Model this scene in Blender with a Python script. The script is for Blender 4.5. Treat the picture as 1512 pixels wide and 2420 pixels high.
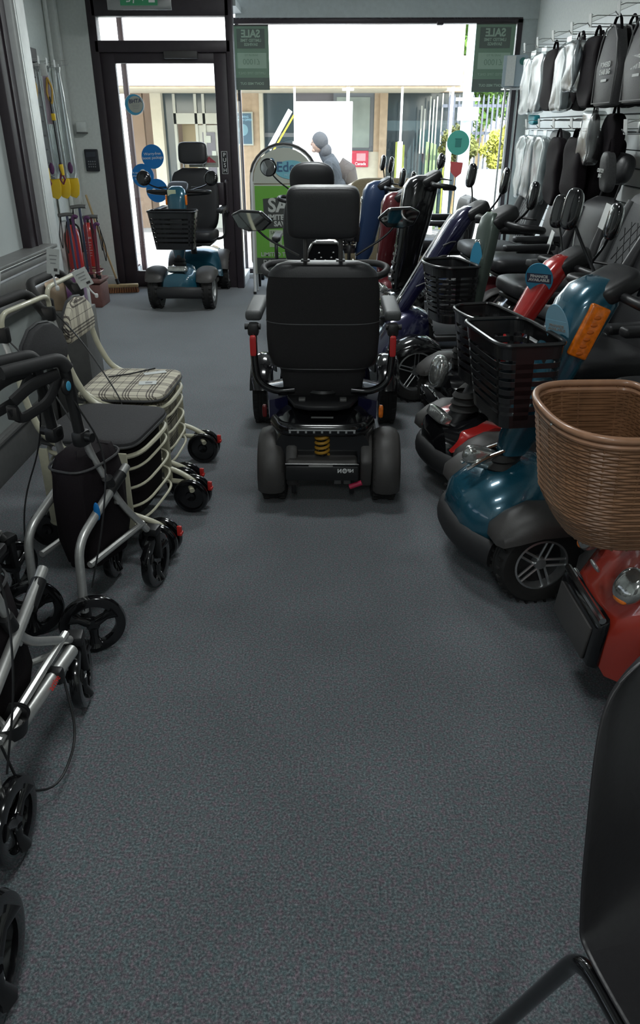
import bpy, bmesh, math, random
from mathutils import Vector, Matrix, Euler
random.seed(7)
PI = math.pi
R = math.radians
for o in list(bpy.data.objects):
    bpy.data.objects.remove(o)
SC = bpy.context.scene
COL = SC.collection

# ---------------------------------------------------------------- camera
cam_d = bpy.data.cameras.new('camera')
cam = bpy.data.objects.new('camera', cam_d)
COL.objects.link(cam)
SC.camera = cam
cam_d.sensor_fit = 'VERTICAL'
cam_d.sensor_height = 24.0
cam_d.lens = 24.0 * 1765.0 / 2420.0
cam_d.clip_start = 0.02
cam_d.clip_end = 400
cam.location = (0, 0, 1.45)
cam.rotation_euler = (R(90 - 27.275), 0, R(0.981))

# ---------------------------------------------------------------- sky, sun, exposure
W = bpy.data.worlds.new('sky')
SC.world = W
W.use_nodes = True
wn = W.node_tree.nodes
wl = W.node_tree.links
bg = wn['Background']
sky = wn.new('ShaderNodeTexSky')
sky.sky_type = 'NISHITA'
sky.sun_disc = False
sky.sun_elevation = R(48)
sky.sun_rotation = R(200)
sky.air_density = 1.0
sky.dust_density = 1.6
mixw = wn.new('ShaderNodeMixRGB')
mixw.blend_type = 'MIX'
mixw.inputs[0].default_value = 0.45
mixw.inputs[2].default_value = (6.0, 6.2, 6.6, 1)
wl.new(sky.outputs[0], mixw.inputs[1])
wl.new(mixw.outputs[0], bg.inputs[0])
bg.inputs[1].default_value = 1.25
sun_d = bpy.data.lights.new('sun', 'SUN')
sun_d.energy = 12.0
sun_d.angle = R(0.6)
sun_d.color = (1.0, 0.96, 0.88)
sun = bpy.data.objects.new('sun', sun_d)
COL.objects.link(sun)
# the sun stands behind the shop and a little to its right, high over the roof
sdir = Vector((-0.38, 0.66, -0.80)).normalized()
sun.rotation_euler = sdir.to_track_quat('-Z', 'Y').to_euler()


def area(name, loc, size, power, rot=(0, 0, 0), col=(0.95, 1.0, 1.0)):
    d = bpy.data.lights.new(name, 'AREA')
    d.shape = 'RECTANGLE'
    d.size, d.size_y = size
    d.energy = power
    d.color = col
    o = bpy.data.objects.new(name, d)
    COL.objects.link(o)
    o.location = loc
    o.rotation_euler = rot
    return o


# shop's ceiling panels (the lamp under each ceiling_light below)
CEIL = [(-0.1, -1.6), (-0.1, 0.6), (-0.1, 3.1), (-0.1, 5.6)]
CPOW = [24, 15, 18, 38]
for (lx, ly), pw in zip(CEIL, CPOW):
    area('ceiling_lamp', (lx, ly, 2.66), (0.55, 0.28), pw)
SC.view_settings.view_transform = 'Standard'
SC.view_settings.look = 'None'
SC.view_settings.gamma = 1.0
SC.view_settings.use_curve_mapping = False
SC.view_settings.exposure = 0.0


# ---------------------------------------------------------------- materials
def mat(name, col, rough=0.5, metal=0.0, coat=0.0, spec=0.5, emit=None, noise=None, alpha=None, trans=0.0):
    m = bpy.data.materials.new(name)
    m.use_nodes = True
    nt = m.node_tree
    b = nt.nodes['Principled BSDF']
    b.inputs['Base Color'].default_value = (*col, 1)
    b.inputs['Roughness'].default_value = rough
    b.inputs['Metallic'].default_value = metal
    b.inputs['Coat Weight'].default_value = coat
    b.inputs['Coat Roughness'].default_value = 0.06
    b.inputs['Specular IOR Level'].default_value = spec
    b.inputs['Transmission Weight'].default_value = trans
    if emit:
        b.inputs['Emission Color'].default_value = (*emit[0], 1)
        b.inputs['Emission Strength'].default_value = emit[1]
    if alpha is not None:
        b.inputs['Alpha'].default_value = alpha
    if noise:  # (scale, colour amount, bump strength)
        tc = nt.nodes.new('ShaderNodeTexCoord')
        n = nt.nodes.new('ShaderNodeTexNoise')
        n.inputs['Scale'].default_value = noise[0]
        n.inputs['Detail'].default_value = 5
        nt.links.new(tc.outputs['Object'], n.inputs['Vector'])
        mp = nt.nodes.new('ShaderNodeMapRange')
        mp.inputs['From Min'].default_value = 0.3
        mp.inputs['From Max'].default_value = 0.7
        mp.inputs['To Min'].default_value = 1 - noise[1]
        mp.inputs['To Max'].default_value = 1 + noise[1]
        nt.links.new(n.outputs['Fac'], mp.inputs['Value'])
        mx = nt.nodes.new('ShaderNodeMixRGB')
        mx.blend_type = 'MULTIPLY'
        mx.inputs[0].default_value = 1
        mx.inputs[1].default_value = (*col, 1)
        nt.links.new(mp.outputs[0], mx.inputs[2])
        nt.links.new(mx.outputs[0], b.inputs['Base Color'])
        if noise[2]:
            bp = nt.nodes.new('ShaderNodeBump')
            bp.inputs['Strength'].default_value = noise[2]
            bp.inputs['Distance'].default_value = 0.002
            nt.links.new(n.outputs['Fac'], bp.inputs['Height'])
            nt.links.new(bp.outputs[0], b.inputs['Normal'])
    return m


M = {}
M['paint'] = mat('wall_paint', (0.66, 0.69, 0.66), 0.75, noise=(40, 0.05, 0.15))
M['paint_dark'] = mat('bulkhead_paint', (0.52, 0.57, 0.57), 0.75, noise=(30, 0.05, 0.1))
M['ceil'] = mat('ceiling_paint', (0.55, 0.55, 0.54), 0.9, noise=(60, 0.05, 0.2))
M['frame'] = mat('brown_black_frame', (0.035, 0.026, 0.032), 0.45, noise=(20, 0.1, 0.05))
M['alu'] = mat('brushed_aluminium', (0.55, 0.56, 0.56), 0.34, 0.85, noise=(60, 0.06, 0.05))
M['alu_post'] = mat('pale_aluminium_post', (0.62, 0.64, 0.63), 0.45, 0.3, noise=(30, 0.05, 0.03))
M['alu_grey'] = mat('grey_ledge_metal', (0.15, 0.15, 0.145), 0.5, 0.3, noise=(30, 0.08, 0.05))
M['panel_grey'] = mat('grey_laminate_panel', (0.30, 0.33, 0.32), 0.6, noise=(12, 0.06, 0.05))
M['chrome'] = mat('chrome', (0.7, 0.7, 0.7), 0.08, 1.0)
M['silver_tube'] = mat('silver_tube', (0.66, 0.66, 0.64), 0.36, 0.75, noise=(90, 0.05, 0.03))
M['mirror'] = mat('mirror_glass', (0.75, 0.78, 0.78), 0.03, 1.0)
M['black'] = mat('black_plastic', (0.012, 0.012, 0.013), 0.42, noise=(150, 0.1, 0.08))
M['basket'] = mat('basket_black', (0.014, 0.014, 0.015), 0.24, noise=(90, 0.1, 0.04), spec=0.7)
M['black_soft'] = mat('black_soft_plastic', (0.02, 0.02, 0.021), 0.6, noise=(120, 0.1, 0.1))
M['gloss_black'] = mat('gloss_black', (0.006, 0.006, 0.007), 0.14, coat=0.5)
M['vinyl'] = mat('black_vinyl', (0.019, 0.019, 0.021), 0.42, noise=(260, 0.12, 0.25), spec=0.55)
M['vinyl_grey'] = mat('charcoal_vinyl', (0.075, 0.078, 0.08), 0.5, noise=(260, 0.12, 0.25))
M['mesh_cloth'] = mat('black_upholstery_cloth', (0.022, 0.021, 0.022), 0.85, noise=(500, 0.25, 0.35), spec=0.3)
M['tyre'] = mat('tyre_rubber', (0.013, 0.0125, 0.012), 0.72, noise=(70, 0.15, 0.3))
M['grey_pl'] = mat('dark_grey_plastic', (0.055, 0.052, 0.05), 0.5, noise=(200, 0.08, 0.15))
M['teal'] = mat('teal_metallic_paint', (0.012, 0.085, 0.13), 0.25, 0.25, coat=1.0, noise=(300, 0.1, 0))
M['red'] = mat('red_gloss_paint', (0.42, 0.018, 0.016), 0.25, 0.1, coat=1.0)
M['orange_red'] = mat('orange_red_gloss_paint', (0.40, 0.035, 0.018), 0.25, 0.1, coat=1.0)
M['darkred'] = mat('dark_red_paint', (0.10, 0.012, 0.016), 0.3, 0.2, coat=0.8)
M['navy'] = mat('navy_metallic_paint', (0.010, 0.010, 0.05), 0.25, 0.3, coat=1.0)
M['blue'] = mat('blue_metallic_paint', (0.018, 0.04, 0.10), 0.4, 0.2, coat=0.3)
M['olive'] = mat('grey_green_paint', (0.075, 0.10, 0.085), 0.35, 0.3, coat=0.3)
M['reflector'] = mat('red_reflector', (0.55, 0.02, 0.02), 0.3, coat=0.6, emit=((0.55, 0.02, 0.02), 0.0))
M['redpl'] = mat('red_plastic', (0.55, 0.03, 0.025), 0.4)
M['pinkred'] = mat('pink_red_lever', (0.45, 0.02, 0.07), 0.4)
M['amber'] = mat('amber_lens', (0.75, 0.17, 0.005), 0.2, coat=0.8, noise=(60, 0.3, 0.3))
M['lens'] = mat('clear_lamp_lens', (0.45, 0.46, 0.44), 0.12, 0.75, coat=1.0, noise=(45, 0.25, 0.5))
M['orange_spring'] = mat('yellow_spring', (0.42, 0.22, 0.02), 0.45)
M['cream'] = mat('cream_enamel_tube', (0.55, 0.53, 0.40), 0.35, coat=0.3, noise=(60, 0.06, 0.02))
M['white'] = mat('white_card', (0.78, 0.80, 0.78), 0.6)
M['tagw'] = mat('price_tag_card', (0.62, 0.64, 0.62), 0.6, noise=(60, 0.06, 0))
M['white_pl'] = mat('white_plastic', (0.70, 0.71, 0.70), 0.4)
M['grey_text'] = mat('grey_print', (0.30, 0.31, 0.31), 0.6)
M['cyan'] = mat('cyan_sticker', (0.06, 0.34, 0.55), 0.5)
M['cyan2'] = mat('sky_blue_sticker', (0.28, 0.52, 0.66), 0.4)
M['blue_st'] = mat('blue_window_sticker', (0.0, 0.17, 0.50), 0.5)
M['navy_st'] = mat('dark_label', (0.06, 0.07, 0.12), 0.5)
M['green_p'] = mat('lime_green_poster', (0.13, 0.36, 0.045), 0.55)
M['green_back'] = mat('muted_green_poster_back', (0.20, 0.30, 0.22), 0.7)  # colour brightened to stand in for daylight through the poster sheet
M['green_back2'] = mat('muted_green_poster_panel', (0.36, 0.48, 0.38), 0.7)
M['green_dark'] = mat('dark_olive_print', (0.12, 0.15, 0.13), 0.6)
M['signwhite'] = mat('cream_white_board', (0.42, 0.44, 0.38), 0.55)
M['signcyan'] = mat('aqua_logo_oval', (0.16, 0.42, 0.50), 0.5)
M['exitgreen'] = mat('exit_sign_green', (0.05, 0.30, 0.14), 0.4)
M['beige'] = mat('beige_upholstery', (0.25, 0.19, 0.11), 0.9, noise=(90, 0.12, 0.3))
M['tan'] = mat('tan_fabric', (0.22, 0.18, 0.11), 0.9, noise=(90, 0.12, 0.3))
M['wood'] = mat('broom_wood', (0.42, 0.30, 0.15), 0.6, noise=(30, 0.15, 0.05))
M['bristle'] = mat('red_brown_bristle', (0.26, 0.11, 0.05), 0.9, noise=(200, 0.35, 0.8))
M['yellow'] = mat('yellow_plastic', (0.75, 0.50, 0.02), 0.45)
M['purple'] = mat('purple_stick', (0.10, 0.03, 0.10), 0.35)
M['maroon'] = mat('maroon_enamel', (0.16, 0.02, 0.035), 0.3, coat=0.5)
M['extred'] = mat('extinguisher_red', (0.50, 0.03, 0.025), 0.3, coat=0.5)
M['box'] = mat('cardboard', (0.36, 0.27, 0.18), 0.8, noise=(30, 0.08, 0.05))
M['slat'] = mat('pale_slatwall', (0.74, 0.78, 0.78), 0.35, noise=(8, 0.04, 0.02))
M['slat_l'] = mat('grey_brown_slatwall', (0.20, 0.19, 0.19), 0.6, noise=(14, 0.08, 0.05))
M['gap'] = mat('slat_groove', (0.05, 0.05, 0.05), 0.8)
M['bagcloth'] = mat('black_nylon', (0.010, 0.007, 0.009), 0.8, spec=0.2, noise=(180, 0.2, 0.3))
M['bagcloth2'] = mat('dark_grey_nylon', (0.05, 0.05, 0.052), 0.55, noise=(180, 0.2, 0.4))
M['piping'] = mat('grey_piping', (0.20, 0.20, 0.20), 0.5)
M['teal_cloth'] = mat('turquoise_cloth', (0.02, 0.30, 0.36), 0.6)
M['mob'] = mat('person_shaded_grey_cloth', (0.02, 0.025, 0.032), 0.85, noise=(40, 0.15, 0.3))  # albedo darkened to stand in for shade on the person
M['mob2'] = mat('person_brown_cloth', (0.028, 0.022, 0.02), 0.85, noise=(40, 0.15, 0.3))
M['skin'] = mat('skin', (0.25, 0.16, 0.12), 0.6)
M['hair'] = mat('grey_headscarf', (0.032, 0.034, 0.04), 0.8, noise=(60, 0.2, 0.3))
M['balloon'] = mat('turquoise_balloon', (0.10, 0.47, 0.38), 0.45)
M['coral'] = mat('coral_tag', (0.62, 0.11, 0.11), 0.5)
M['keypad'] = mat('keypad_black', (0.02, 0.022, 0.03), 0.4)


def glass_mat(name, tint, fac, rough=0.02):
    m = bpy.data.materials.new(name)
    m.use_nodes = True
    nt = m.node_tree
    nt.nodes.clear()
    out = nt.nodes.new('ShaderNodeOutputMaterial')
    tr = nt.nodes.new('ShaderNodeBsdfTransparent')
    tr.inputs[0].default_value = (*tint, 1)
    gl = nt.nodes.new('ShaderNodeBsdfGlossy')
    gl.inputs['Roughness'].default_value = rough
    mx = nt.nodes.new('ShaderNodeMixShader')
    mx.inputs[0].default_value = fac
    nt.links.new(tr.outputs[0], mx.inputs[1])
    nt.links.new(gl.outputs[0], mx.inputs[2])
    nt.links.new(mx.outputs[0], out.inputs[0])
    return m


M['glass'] = glass_mat('window_glass', (0.93, 0.96, 0.95), 0.05)
M['polybag'] = glass_mat('clear_polythene', (0.80, 0.83, 0.83), 0.30, 0.22)
M['frost'] = mat('frosted_partition_glass', (0.46, 0.50, 0.49), 0.55, noise=(3, 0.05, 0.02), spec=0.5)


def carpet_mat():
    m = bpy.data.materials.new('blue_grey_carpet')
    m.use_nodes = True
    nt = m.node_tree
    N = nt.nodes
    L = nt.links
    b = N['Principled BSDF']
    b.inputs['Roughness'].default_value = 0.95
    b.inputs['Specular IOR Level'].default_value = 0.12
    b.inputs['Sheen Weight'].default_value = 0.4
    b.inputs['Sheen Roughness'].default_value = 0.5
    tc = N.new('ShaderNodeTexCoord')
    n1 = N.new('ShaderNodeTexNoise')
    n1.inputs['Scale'].default_value = 185
    n1.inputs['Detail'].default_value = 3
    n1.inputs['Roughness'].default_value = 0.7
    L.new(tc.outputs['Object'], n1.inputs['Vector'])
    cr = N.new('ShaderNodeValToRGB')
    cr.color_ramp.elements[0].position = 0.30
    cr.color_ramp.elements[0].color = (0.038, 0.046, 0.054, 1)
    cr.color_ramp.elements[1].position = 0.72
    cr.color_ramp.elements[1].color = (0.26, 0.285, 0.30, 1)
    e = cr.color_ramp.elements.new(0.5)
    e.color = (0.110, 0.123, 0.134, 1)
    L.new(n1.outputs['Fac'], cr.inputs[0])
    n2 = N.new('ShaderNodeTexNoise')
    n2.inputs['Scale'].default_value = 75
    n2.inputs['Detail'].default_value = 2
    L.new(tc.outputs['Object'], n2.inputs['Vector'])
    cr2 = N.new('ShaderNodeValToRGB')
    cr2.color_ramp.elements[0].position = 0.33
    cr2.color_ramp.elements[0].color = (1.24, 0.90, 0.99, 1)
    cr2.color_ramp.elements[1].position = 0.66
    cr2.color_ramp.elements[1].color = (0.86, 1.05, 1.03, 1)
    e = cr2.color_ramp.elements.new(0.5)
    e.color = (1, 1, 1, 1)
    L.new(n2.outputs['Fac'], cr2.inputs[0])
    n3 = N.new('ShaderNodeTexNoise')
    n3.inputs['Scale'].default_value = 2.2
    n3.inputs['Detail'].default_value = 5
    L.new(tc.outputs['Object'], n3.inputs['Vector'])
    mr = N.new('ShaderNodeMapRange')
    mr.inputs['From Min'].default_value = 0.3
    mr.inputs['From Max'].default_value = 0.7
    mr.inputs['To Min'].default_value = 0.86
    mr.inputs['To Max'].default_value = 1.12
    L.new(n3.outputs['Fac'], mr.inputs[0])
    m1 = N.new('ShaderNodeMixRGB')
    m1.blend_type = 'MULTIPLY'
    m1.inputs[0].default_value = 1
    m2 = N.new('ShaderNodeMixRGB')
    m2.blend_type = 'MULTIPLY'
    m2.inputs[0].default_value = 1
    L.new(cr.outputs[0], m1.inputs[1])
    L.new(cr2.outputs[0], m1.inputs[2])
    L.new(m1.outputs[0], m2.inputs[1])
    L.new(mr.outputs[0], m2.inputs[2])
    L.new(m2.outputs[0], b.inputs['Base Color'])
    bp = N.new('ShaderNodeBump')
    bp.inputs['Strength'].default_value = 0.5
    bp.inputs['Distance'].default_value = 0.003
    L.new(n1.outputs['Fac'], bp.inputs['Height'])
    L.new(bp.outputs[0], b.inputs['Normal'])
    return m


M['carpet'] = carpet_mat()


def tartan_mat():
    m = bpy.data.materials.new('cream_tartan_cloth')
    m.use_nodes = True
    nt = m.node_tree
    N = nt.nodes
    L = nt.links
    b = N['Principled BSDF']
    b.inputs['Roughness'].default_value = 0.85
    tc = N.new('ShaderNodeTexCoord')
    sp = N.new('ShaderNodeSeparateXYZ')
    L.new(tc.outputs['Object'], sp.inputs[0])

    def math_(op, a, v=None, w=None):
        n = N.new('ShaderNodeMath')
        n.operation = op
        for i, s in enumerate((a, v, w)):
            if s is None:
                continue
            if isinstance(s, (int, float)):
                n.inputs[i].default_value = s
            else:
                L.new(s, n.inputs[i])
        return n.outputs[0]

    def stripes(sock, period):
        f = math_('FRACT', math_('DIVIDE', math_('ADD', sock, 10.0), period))
        tot = None
        for c, w in ((0.30, 0.030), (0.42, 0.030), (0.54, 0.030), (0.92, 0.012)):
            s = math_('LESS_THAN', math_('ABSOLUTE', math_('SUBTRACT', f, c)), w)
            tot = s if tot is None else math_('MAXIMUM', tot, s)
        return tot
    sx = stripes(sp.outputs[0], 0.10)
    sy = stripes(math_('ADD', sp.outputs[1], math_('MULTIPLY', sp.outputs[2], 0.9)), 0.10)
    tot = math_('MULTIPLY', math_('ADD', sx, sy), 0.5)
    cr = N.new('ShaderNodeValToRGB')
    cr.color_ramp.elements[0].color = (0.60, 0.56, 0.45, 1)
    cr.color_ramp.elements[1].color = (0.025, 0.02, 0.02, 1)
    e = cr.color_ramp.elements.new(0.5)
    e.color = (0.16, 0.14, 0.12, 1)
    L.new(tot, cr.inputs[0])
    L.new(cr.outputs[0], b.inputs['Base Color'])
    return m


M['tartan'] = tartan_mat()


# ---------------------------------------------------------------- mesh helpers
class MB:
    """collects shapes that are joined into one mesh"""

    def __init__(self):
        self.bm = bmesh.new()

    def _add(self, verts, faces):
        vs = [self.bm.verts.new(v) for v in verts]
        for f in faces:
            try:
                self.bm.faces.new([vs[i] for i in f])
            except ValueError:
                pass
        return vs

    def box(self, c, s, rot=None, bev=0.0, seg=2):
        b = bmesh.new()
        bmesh.ops.create_cube(b, size=1)
        bmesh.ops.scale(b, vec=s, verts=b.verts)
        if bev:
            bmesh.ops.bevel(b, geom=list(b.edges), offset=min(bev, min(s) * 0.49), segments=seg, affect='EDGES', profile=0.5)
        mt = Matrix.Translation(c)
        if rot:
            mt = mt @ Euler(rot).to_matrix().to_4x4()
        bmesh.ops.transform(b, matrix=mt, verts=b.verts)
        self.join(b)
        return self

    def join(self, b):
        me = bpy.data.meshes.new('tmp')
        b.to_mesh(me)
        b.free()
        self.bm.from_mesh(me)
        bpy.data.meshes.remove(me)

    def tube(self, pts, r, n=10, closed=False, cap=True, flat=1.0):
        pts = [Vector(p) for p in pts]
        rs = r if isinstance(r, (list, tuple)) else [r] * len(pts)
        N_ = len(pts)
        rings = []
        up = None
        for i, p in enumerate(pts):
            if closed:
                t = (pts[(i + 1) % N_] - pts[i - 1]).normalized()
            else:
                a = pts[max(i - 1, 0)]
                c = pts[min(i + 1, N_ - 1)]
                t = (c - a).normalized()
            if up is None:
                up = Vector((0, 0, 1)) if abs(t.z) < 0.9 else Vector((0, 1, 0))
            x = t.cross(up)
            if x.length < 1e-5:
                x = t.orthogonal()
            x.normalize()
            up = x.cross(t).normalized()
            rings.append([self.bm.verts.new(p + (x * math.cos(2 * PI * k / n) + up * math.sin(2 * PI * k / n) * flat) * rs[i]) for k in range(n)])
        m = N_ if closed else N_ - 1
        for i in range(m):
            A, B = rings[i], rings[(i + 1) % N_]
            for k in range(n):
                try:
                    self.bm.faces.new([A[k], A[(k + 1) % n], B[(k + 1) % n], B[k]])
                except ValueError:
                    pass
        if cap and not closed:
            self.bm.faces.new(list(reversed(rings[0])))
            self.bm.faces.new(rings[-1])
        return self

    def cyl(self, a, b, r, n=16, r2=None):
        return self.tube([a, b], [r, r if r2 is None else r2], n)

    def lathe(self, prof, c=(0, 0, 0), axis='Z', n=32):
        """prof: list of (radius, height) along the axis"""
        rings = []
        c = Vector(c)
        for (r, h) in prof:
            ring = []
            for k in range(n):
                a = 2 * PI * k / n
                u, v = r * math.cos(a), r * math.sin(a)
                p = {'Z': (u, v, h), 'X': (h, u, v), 'Y': (v, h, u)}[axis]
                ring.append(self.bm.verts.new(c + Vector(p)))
            rings.append(ring)
        for i in range(len(rings) - 1):
            for k in range(n):
                try:
                    self.bm.faces.new([rings[i][k], rings[i][(k + 1) % n], rings[i + 1][(k + 1) % n], rings[i + 1][k]])
                except ValueError:
                    pass
        if prof[0][0] > 1e-4:
            pass
        return self

    def loft(self, rings, cap=True):
        vr = [[self.bm.verts.new(p) for p in ring] for ring in rings]
        n = len(vr[0])
        for i in range(len(vr) - 1):
            for k in range(n):
                self.bm.faces.new([vr[i][k], vr[i][(k + 1) % n], vr[i + 1][(k + 1) % n], vr[i + 1][k]])
        if cap:
            self.bm.faces.new(list(reversed(vr[0])))
            self.bm.faces.new(vr[-1])
        return self

    def prism(self, poly, d, axis='X', off=0.0, bev=0.0):
        """poly (2D) extruded by d centred at off along axis; axis X: (y,z), Y: (x,z), Z: (x,y)"""
        b = bmesh.new()

        def P3(p, t):
            return {'X': (t, p[0], p[1]), 'Y': (p[0], t, p[1]), 'Z': (p[0], p[1], t)}[axis]
        lo = [b.verts.new(P3(p, off - d / 2)) for p in poly]
        hi = [b.verts.new(P3(p, off + d / 2)) for p in poly]
        n = len(poly)
        b.faces.new(lo)
        b.faces.new(list(reversed(hi)))
        for k in range(n):
            b.faces.new([lo[k], hi[k], hi[(k + 1) % n], lo[(k + 1) % n]])
        bmesh.ops.recalc_face_normals(b, faces=b.faces)
        if bev:
            es = [e for e in b.edges if e.calc_face_angle(0) > 0.5]
            bmesh.ops.bevel(b, geom=es, offset=bev, segments=2, affect='EDGES', profile=0.5)
        self.join(b)
        return self

    def ball(self, c, s, rot=None, u=20, v=12):
        b = bmesh.new()
        bmesh.ops.create_uvsphere(b, u_segments=u, v_segments=v, radius=1)
        bmesh.ops.scale(b, vec=s, verts=b.verts)
        mt = Matrix.Translation(c)
        if rot:
            mt = mt @ Euler(rot).to_matrix().to_4x4()
        bmesh.ops.transform(b, matrix=mt, verts=b.verts)
        self.join(b)
        return self

    def move(self, mtx):
        bmesh.ops.transform(self.bm, matrix=mtx, verts=self.bm.verts)
        return self

    def build(self, name, m, parent=None, loc=None, rot=None, flat=False, ang=38):
        bm = self.bm
        bmesh.ops.recalc_face_normals(bm, faces=bm.faces)
        if not flat:
            for f in bm.faces:
                f.smooth = True
            for e in bm.edges:
                if e.calc_face_angle(0) > R(ang):
                    e.smooth = False
        me = bpy.data.meshes.new(name)
        bm.to_mesh(me)
        bm.free()
        me.materials.append(m)
        o = bpy.data.objects.new(name, me)
        COL.objects.link(o)
        if parent:
            o.parent = parent
        if loc:
            o.location = loc
        if rot:
            o.rotation_euler = rot
        return o


def smooth_path(pts, r=0.05, seg=5):
    """rounds the corners of a polyline"""
    pts = [Vector(p) for p in pts]
    out = [pts[0]]
    for i in range(1, len(pts) - 1):
        a, b, c = pts[i - 1], pts[i], pts[i + 1]
        d1 = min(r, (a - b).length * 0.45)
        d2 = min(r, (c - b).length * 0.45)
        p0 = b + (a - b).normalized() * d1
        p2 = b + (c - b).normalized() * d2
        for k in range(seg + 1):
            t = k / seg
            out.append(p0 * (1 - t) ** 2 + b * 2 * t * (1 - t) + p2 * t * t)
    out.append(pts[-1])
    return out


def superell(cx, cy, a, b, z, n=28, e=2.6, axis='Z', b_front=None):
    ring = []
    for k in range(n):
        t = 2 * PI * k / n
        ct, st = math.cos(t), math.sin(t)
        x = a * math.copysign(abs(ct) ** (2 / e), ct)
        bb = b if (st < 0 or b_front is None) else b_front
        y = bb * math.copysign(abs(st) ** (2 / e), st)
        ring.append((cx + x, cy + y, z))
    return ring


def tag(o, label, cat, group=None, kind=None):
    if label:
        o['label'] = label
    if cat:
        o['category'] = cat
    if group:
        o['group'] = group
    if kind:
        o['kind'] = kind
    return o


def empty(name, loc=(0, 0, 0), rz=0.0, label=None, cat=None, group=None):
    o = bpy.data.objects.new(name, None)
    o.empty_display_size = 0.1
    COL.objects.link(o)
    o.location = loc
    o.rotation_euler = (0, 0, rz)
    return tag(o, label, cat, group)


def struct(name, mb, m, **k):
    o = mb.build(name, m, **k)
    o['kind'] = 'structure'
    return o


def copy_tree(o, parent=None):
    c = o.copy()
    COL.objects.link(c)
    if parent:
        c.parent = parent
    for ch in [x for x in o.children]:
        copy_tree(ch, c)
    return c


def text(s, size, m, name='lettering', parent=None, loc=(0, 0, 0), rot=(0, 0, 0), align='CENTER', depth=0.0006, bold=0.0, mirror=False, sx=1.0, shear=0.0, space=1.0):
    cu = bpy.data.curves.new('txt', 'FONT')
    cu.body = s
    cu.size = size
    cu.align_x = align
    cu.align_y = 'CENTER'
    cu.extrude = depth
    cu.offset = bold
    cu.shear = shear
    cu.space_line = space
    cu.resolution_u = 3
    t = bpy.data.objects.new('txt', cu)
    COL.objects.link(t)
    dg = bpy.context.evaluated_depsgraph_get()
    me = bpy.data.meshes.new_from_object(t.evaluated_get(dg))
    bpy.data.objects.remove(t)
    bpy.data.curves.remove(cu)
    for v in me.vertices:
        v.co.x *= (-sx if mirror else sx)
    if mirror:
        me.flip_normals()
    me.materials.clear()
    me.materials.append(m)
    me.name = name
    o = bpy.data.objects.new(name, me)
    COL.objects.link(o)
    o.location = loc
    o.rotation_euler = rot
    if parent:
        o.parent = parent
    return o
# ================================================================ THE ROOM
XL, XR, XP = -2.50, 1.90, -1.50       # left wall, right wall, near partition
YD, YW, YB = 7.80, 8.40, -2.8         # door plane, shop window plane, back wall
ZC = 2.75

struct('floor', MB().box(((XL + XR) / 2, (YB + YW) / 2, -0.05), (XR - XL + 0.4, YW - YB + 0.2, 0.1)), M['carpet'])
struct('ceiling', MB().box(((XL + XR) / 2, (YB + YW) / 2 - 0.05, ZC + 0.05), (XR - XL + 0.4, YW - YB + 0.3, 0.1)), M['ceil'])
struct('wall_right', MB().box((XR + 0.06, (YB + YW) / 2, ZC / 2), (0.12, YW - YB, ZC)), M['paint'])
struct('wall_left', MB().box((XL - 0.06, (4.3 + YD) / 2, ZC / 2), (0.12, YD - 4.3 + 0.1, ZC)), M['paint'])
struct('wall_back', MB().box((0.2, YB - 0.06, ZC / 2), (5, 0.12, ZC)), M['paint'])
# pier between the left wall and the door
struct('wall_front', MB().box((-2.335, YD + 0.05, ZC / 2), (0.33, 0.2, ZC)), M['paint'])
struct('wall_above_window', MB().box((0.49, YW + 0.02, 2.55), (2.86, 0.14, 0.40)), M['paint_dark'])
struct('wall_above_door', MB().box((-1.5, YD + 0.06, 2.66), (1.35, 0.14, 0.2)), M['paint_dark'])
struct('baseboard_front', MB().box((-2.335, YD - 0.06, 0.06), (0.33, 0.018, 0.12), bev=0.004), M['white_pl'])
struct('baseboard_left', MB().box((XL + 0.008, 6.0, 0.06), (0.016, 3.4, 0.12), bev=0.004), M['white_pl'])
struct('baseboard_right', MB().box((XR - 0.008, 3.4, 0.06), (0.016, 9.6, 0.12), bev=0.004), M['white_pl'])
struct('trim_1', MB().box((-2.455, 7.70, ZC / 2), (0.075, 0.08, ZC), bev=0.01), M['paint'])          # boxed pipe in the corner
struct('trim_2', MB().cyl((-2.475, 7.55, 0.1), (-2.475, 7.60, ZC), 0.018), M['paint'])

# near partition: frosted glass over a grey ledge and laminate
struct('wall_partition', MB().box((XP - 0.05, 0.75, 0.37), (0.06, 6.9, 0.74)), M['panel_grey'])
struct('wall_return', MB().box((-2.02, 4.26, ZC / 2), (0.96, 0.06, ZC)), M['paint'])
wp = struct('window_1', MB().box((XP - 0.05, 0.60, 1.83), (0.012, 6.6, 1.84)), M['frost'])
wp['label'] = 'frosted glass of the left partition'
struct('trim_3', MB().box((XP - 0.03, 3.96, 1.82), (0.06, 0.16, 1.86), bev=0.006)
       .box((XP + 0.004, 3.955, 1.82), (0.008, 0.006, 1.86)).box((XP - 0.03, 1.4, 1.82), (0.06, 0.08, 1.86), bev=0.006), M['frame'])
struct('trim_4', MB().box((XP - 0.02, 4.14, 1.375), (0.09, 0.17, 2.75), bev=0.008)
       .box((XP + 0.028, 4.07, 1.4), (0.012, 0.014, 2.7)).box((XP + 0.028, 4.095, 1.4), (0.008, 0.006, 2.7)), M['alu_post'])
lg = MB()
lg.box((XP + 0.0, 0.75, 0.905), (0.14, 6.6, 0.018), bev=0.004)
lg.box((XP + 0.045, 0.75, 0.868), (0.03, 6.6, 0.03), bev=0.004)
lg.box((XP + 0.02, 0.75, 0.80), (0.05, 6.6, 0.075), bev=0.004)
lg.box((XP + 0.01, 0.75, 0.71), (0.05, 6.6, 0.06), bev=0.01)
struct('trim_5', lg, M['alu_grey'])
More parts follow.
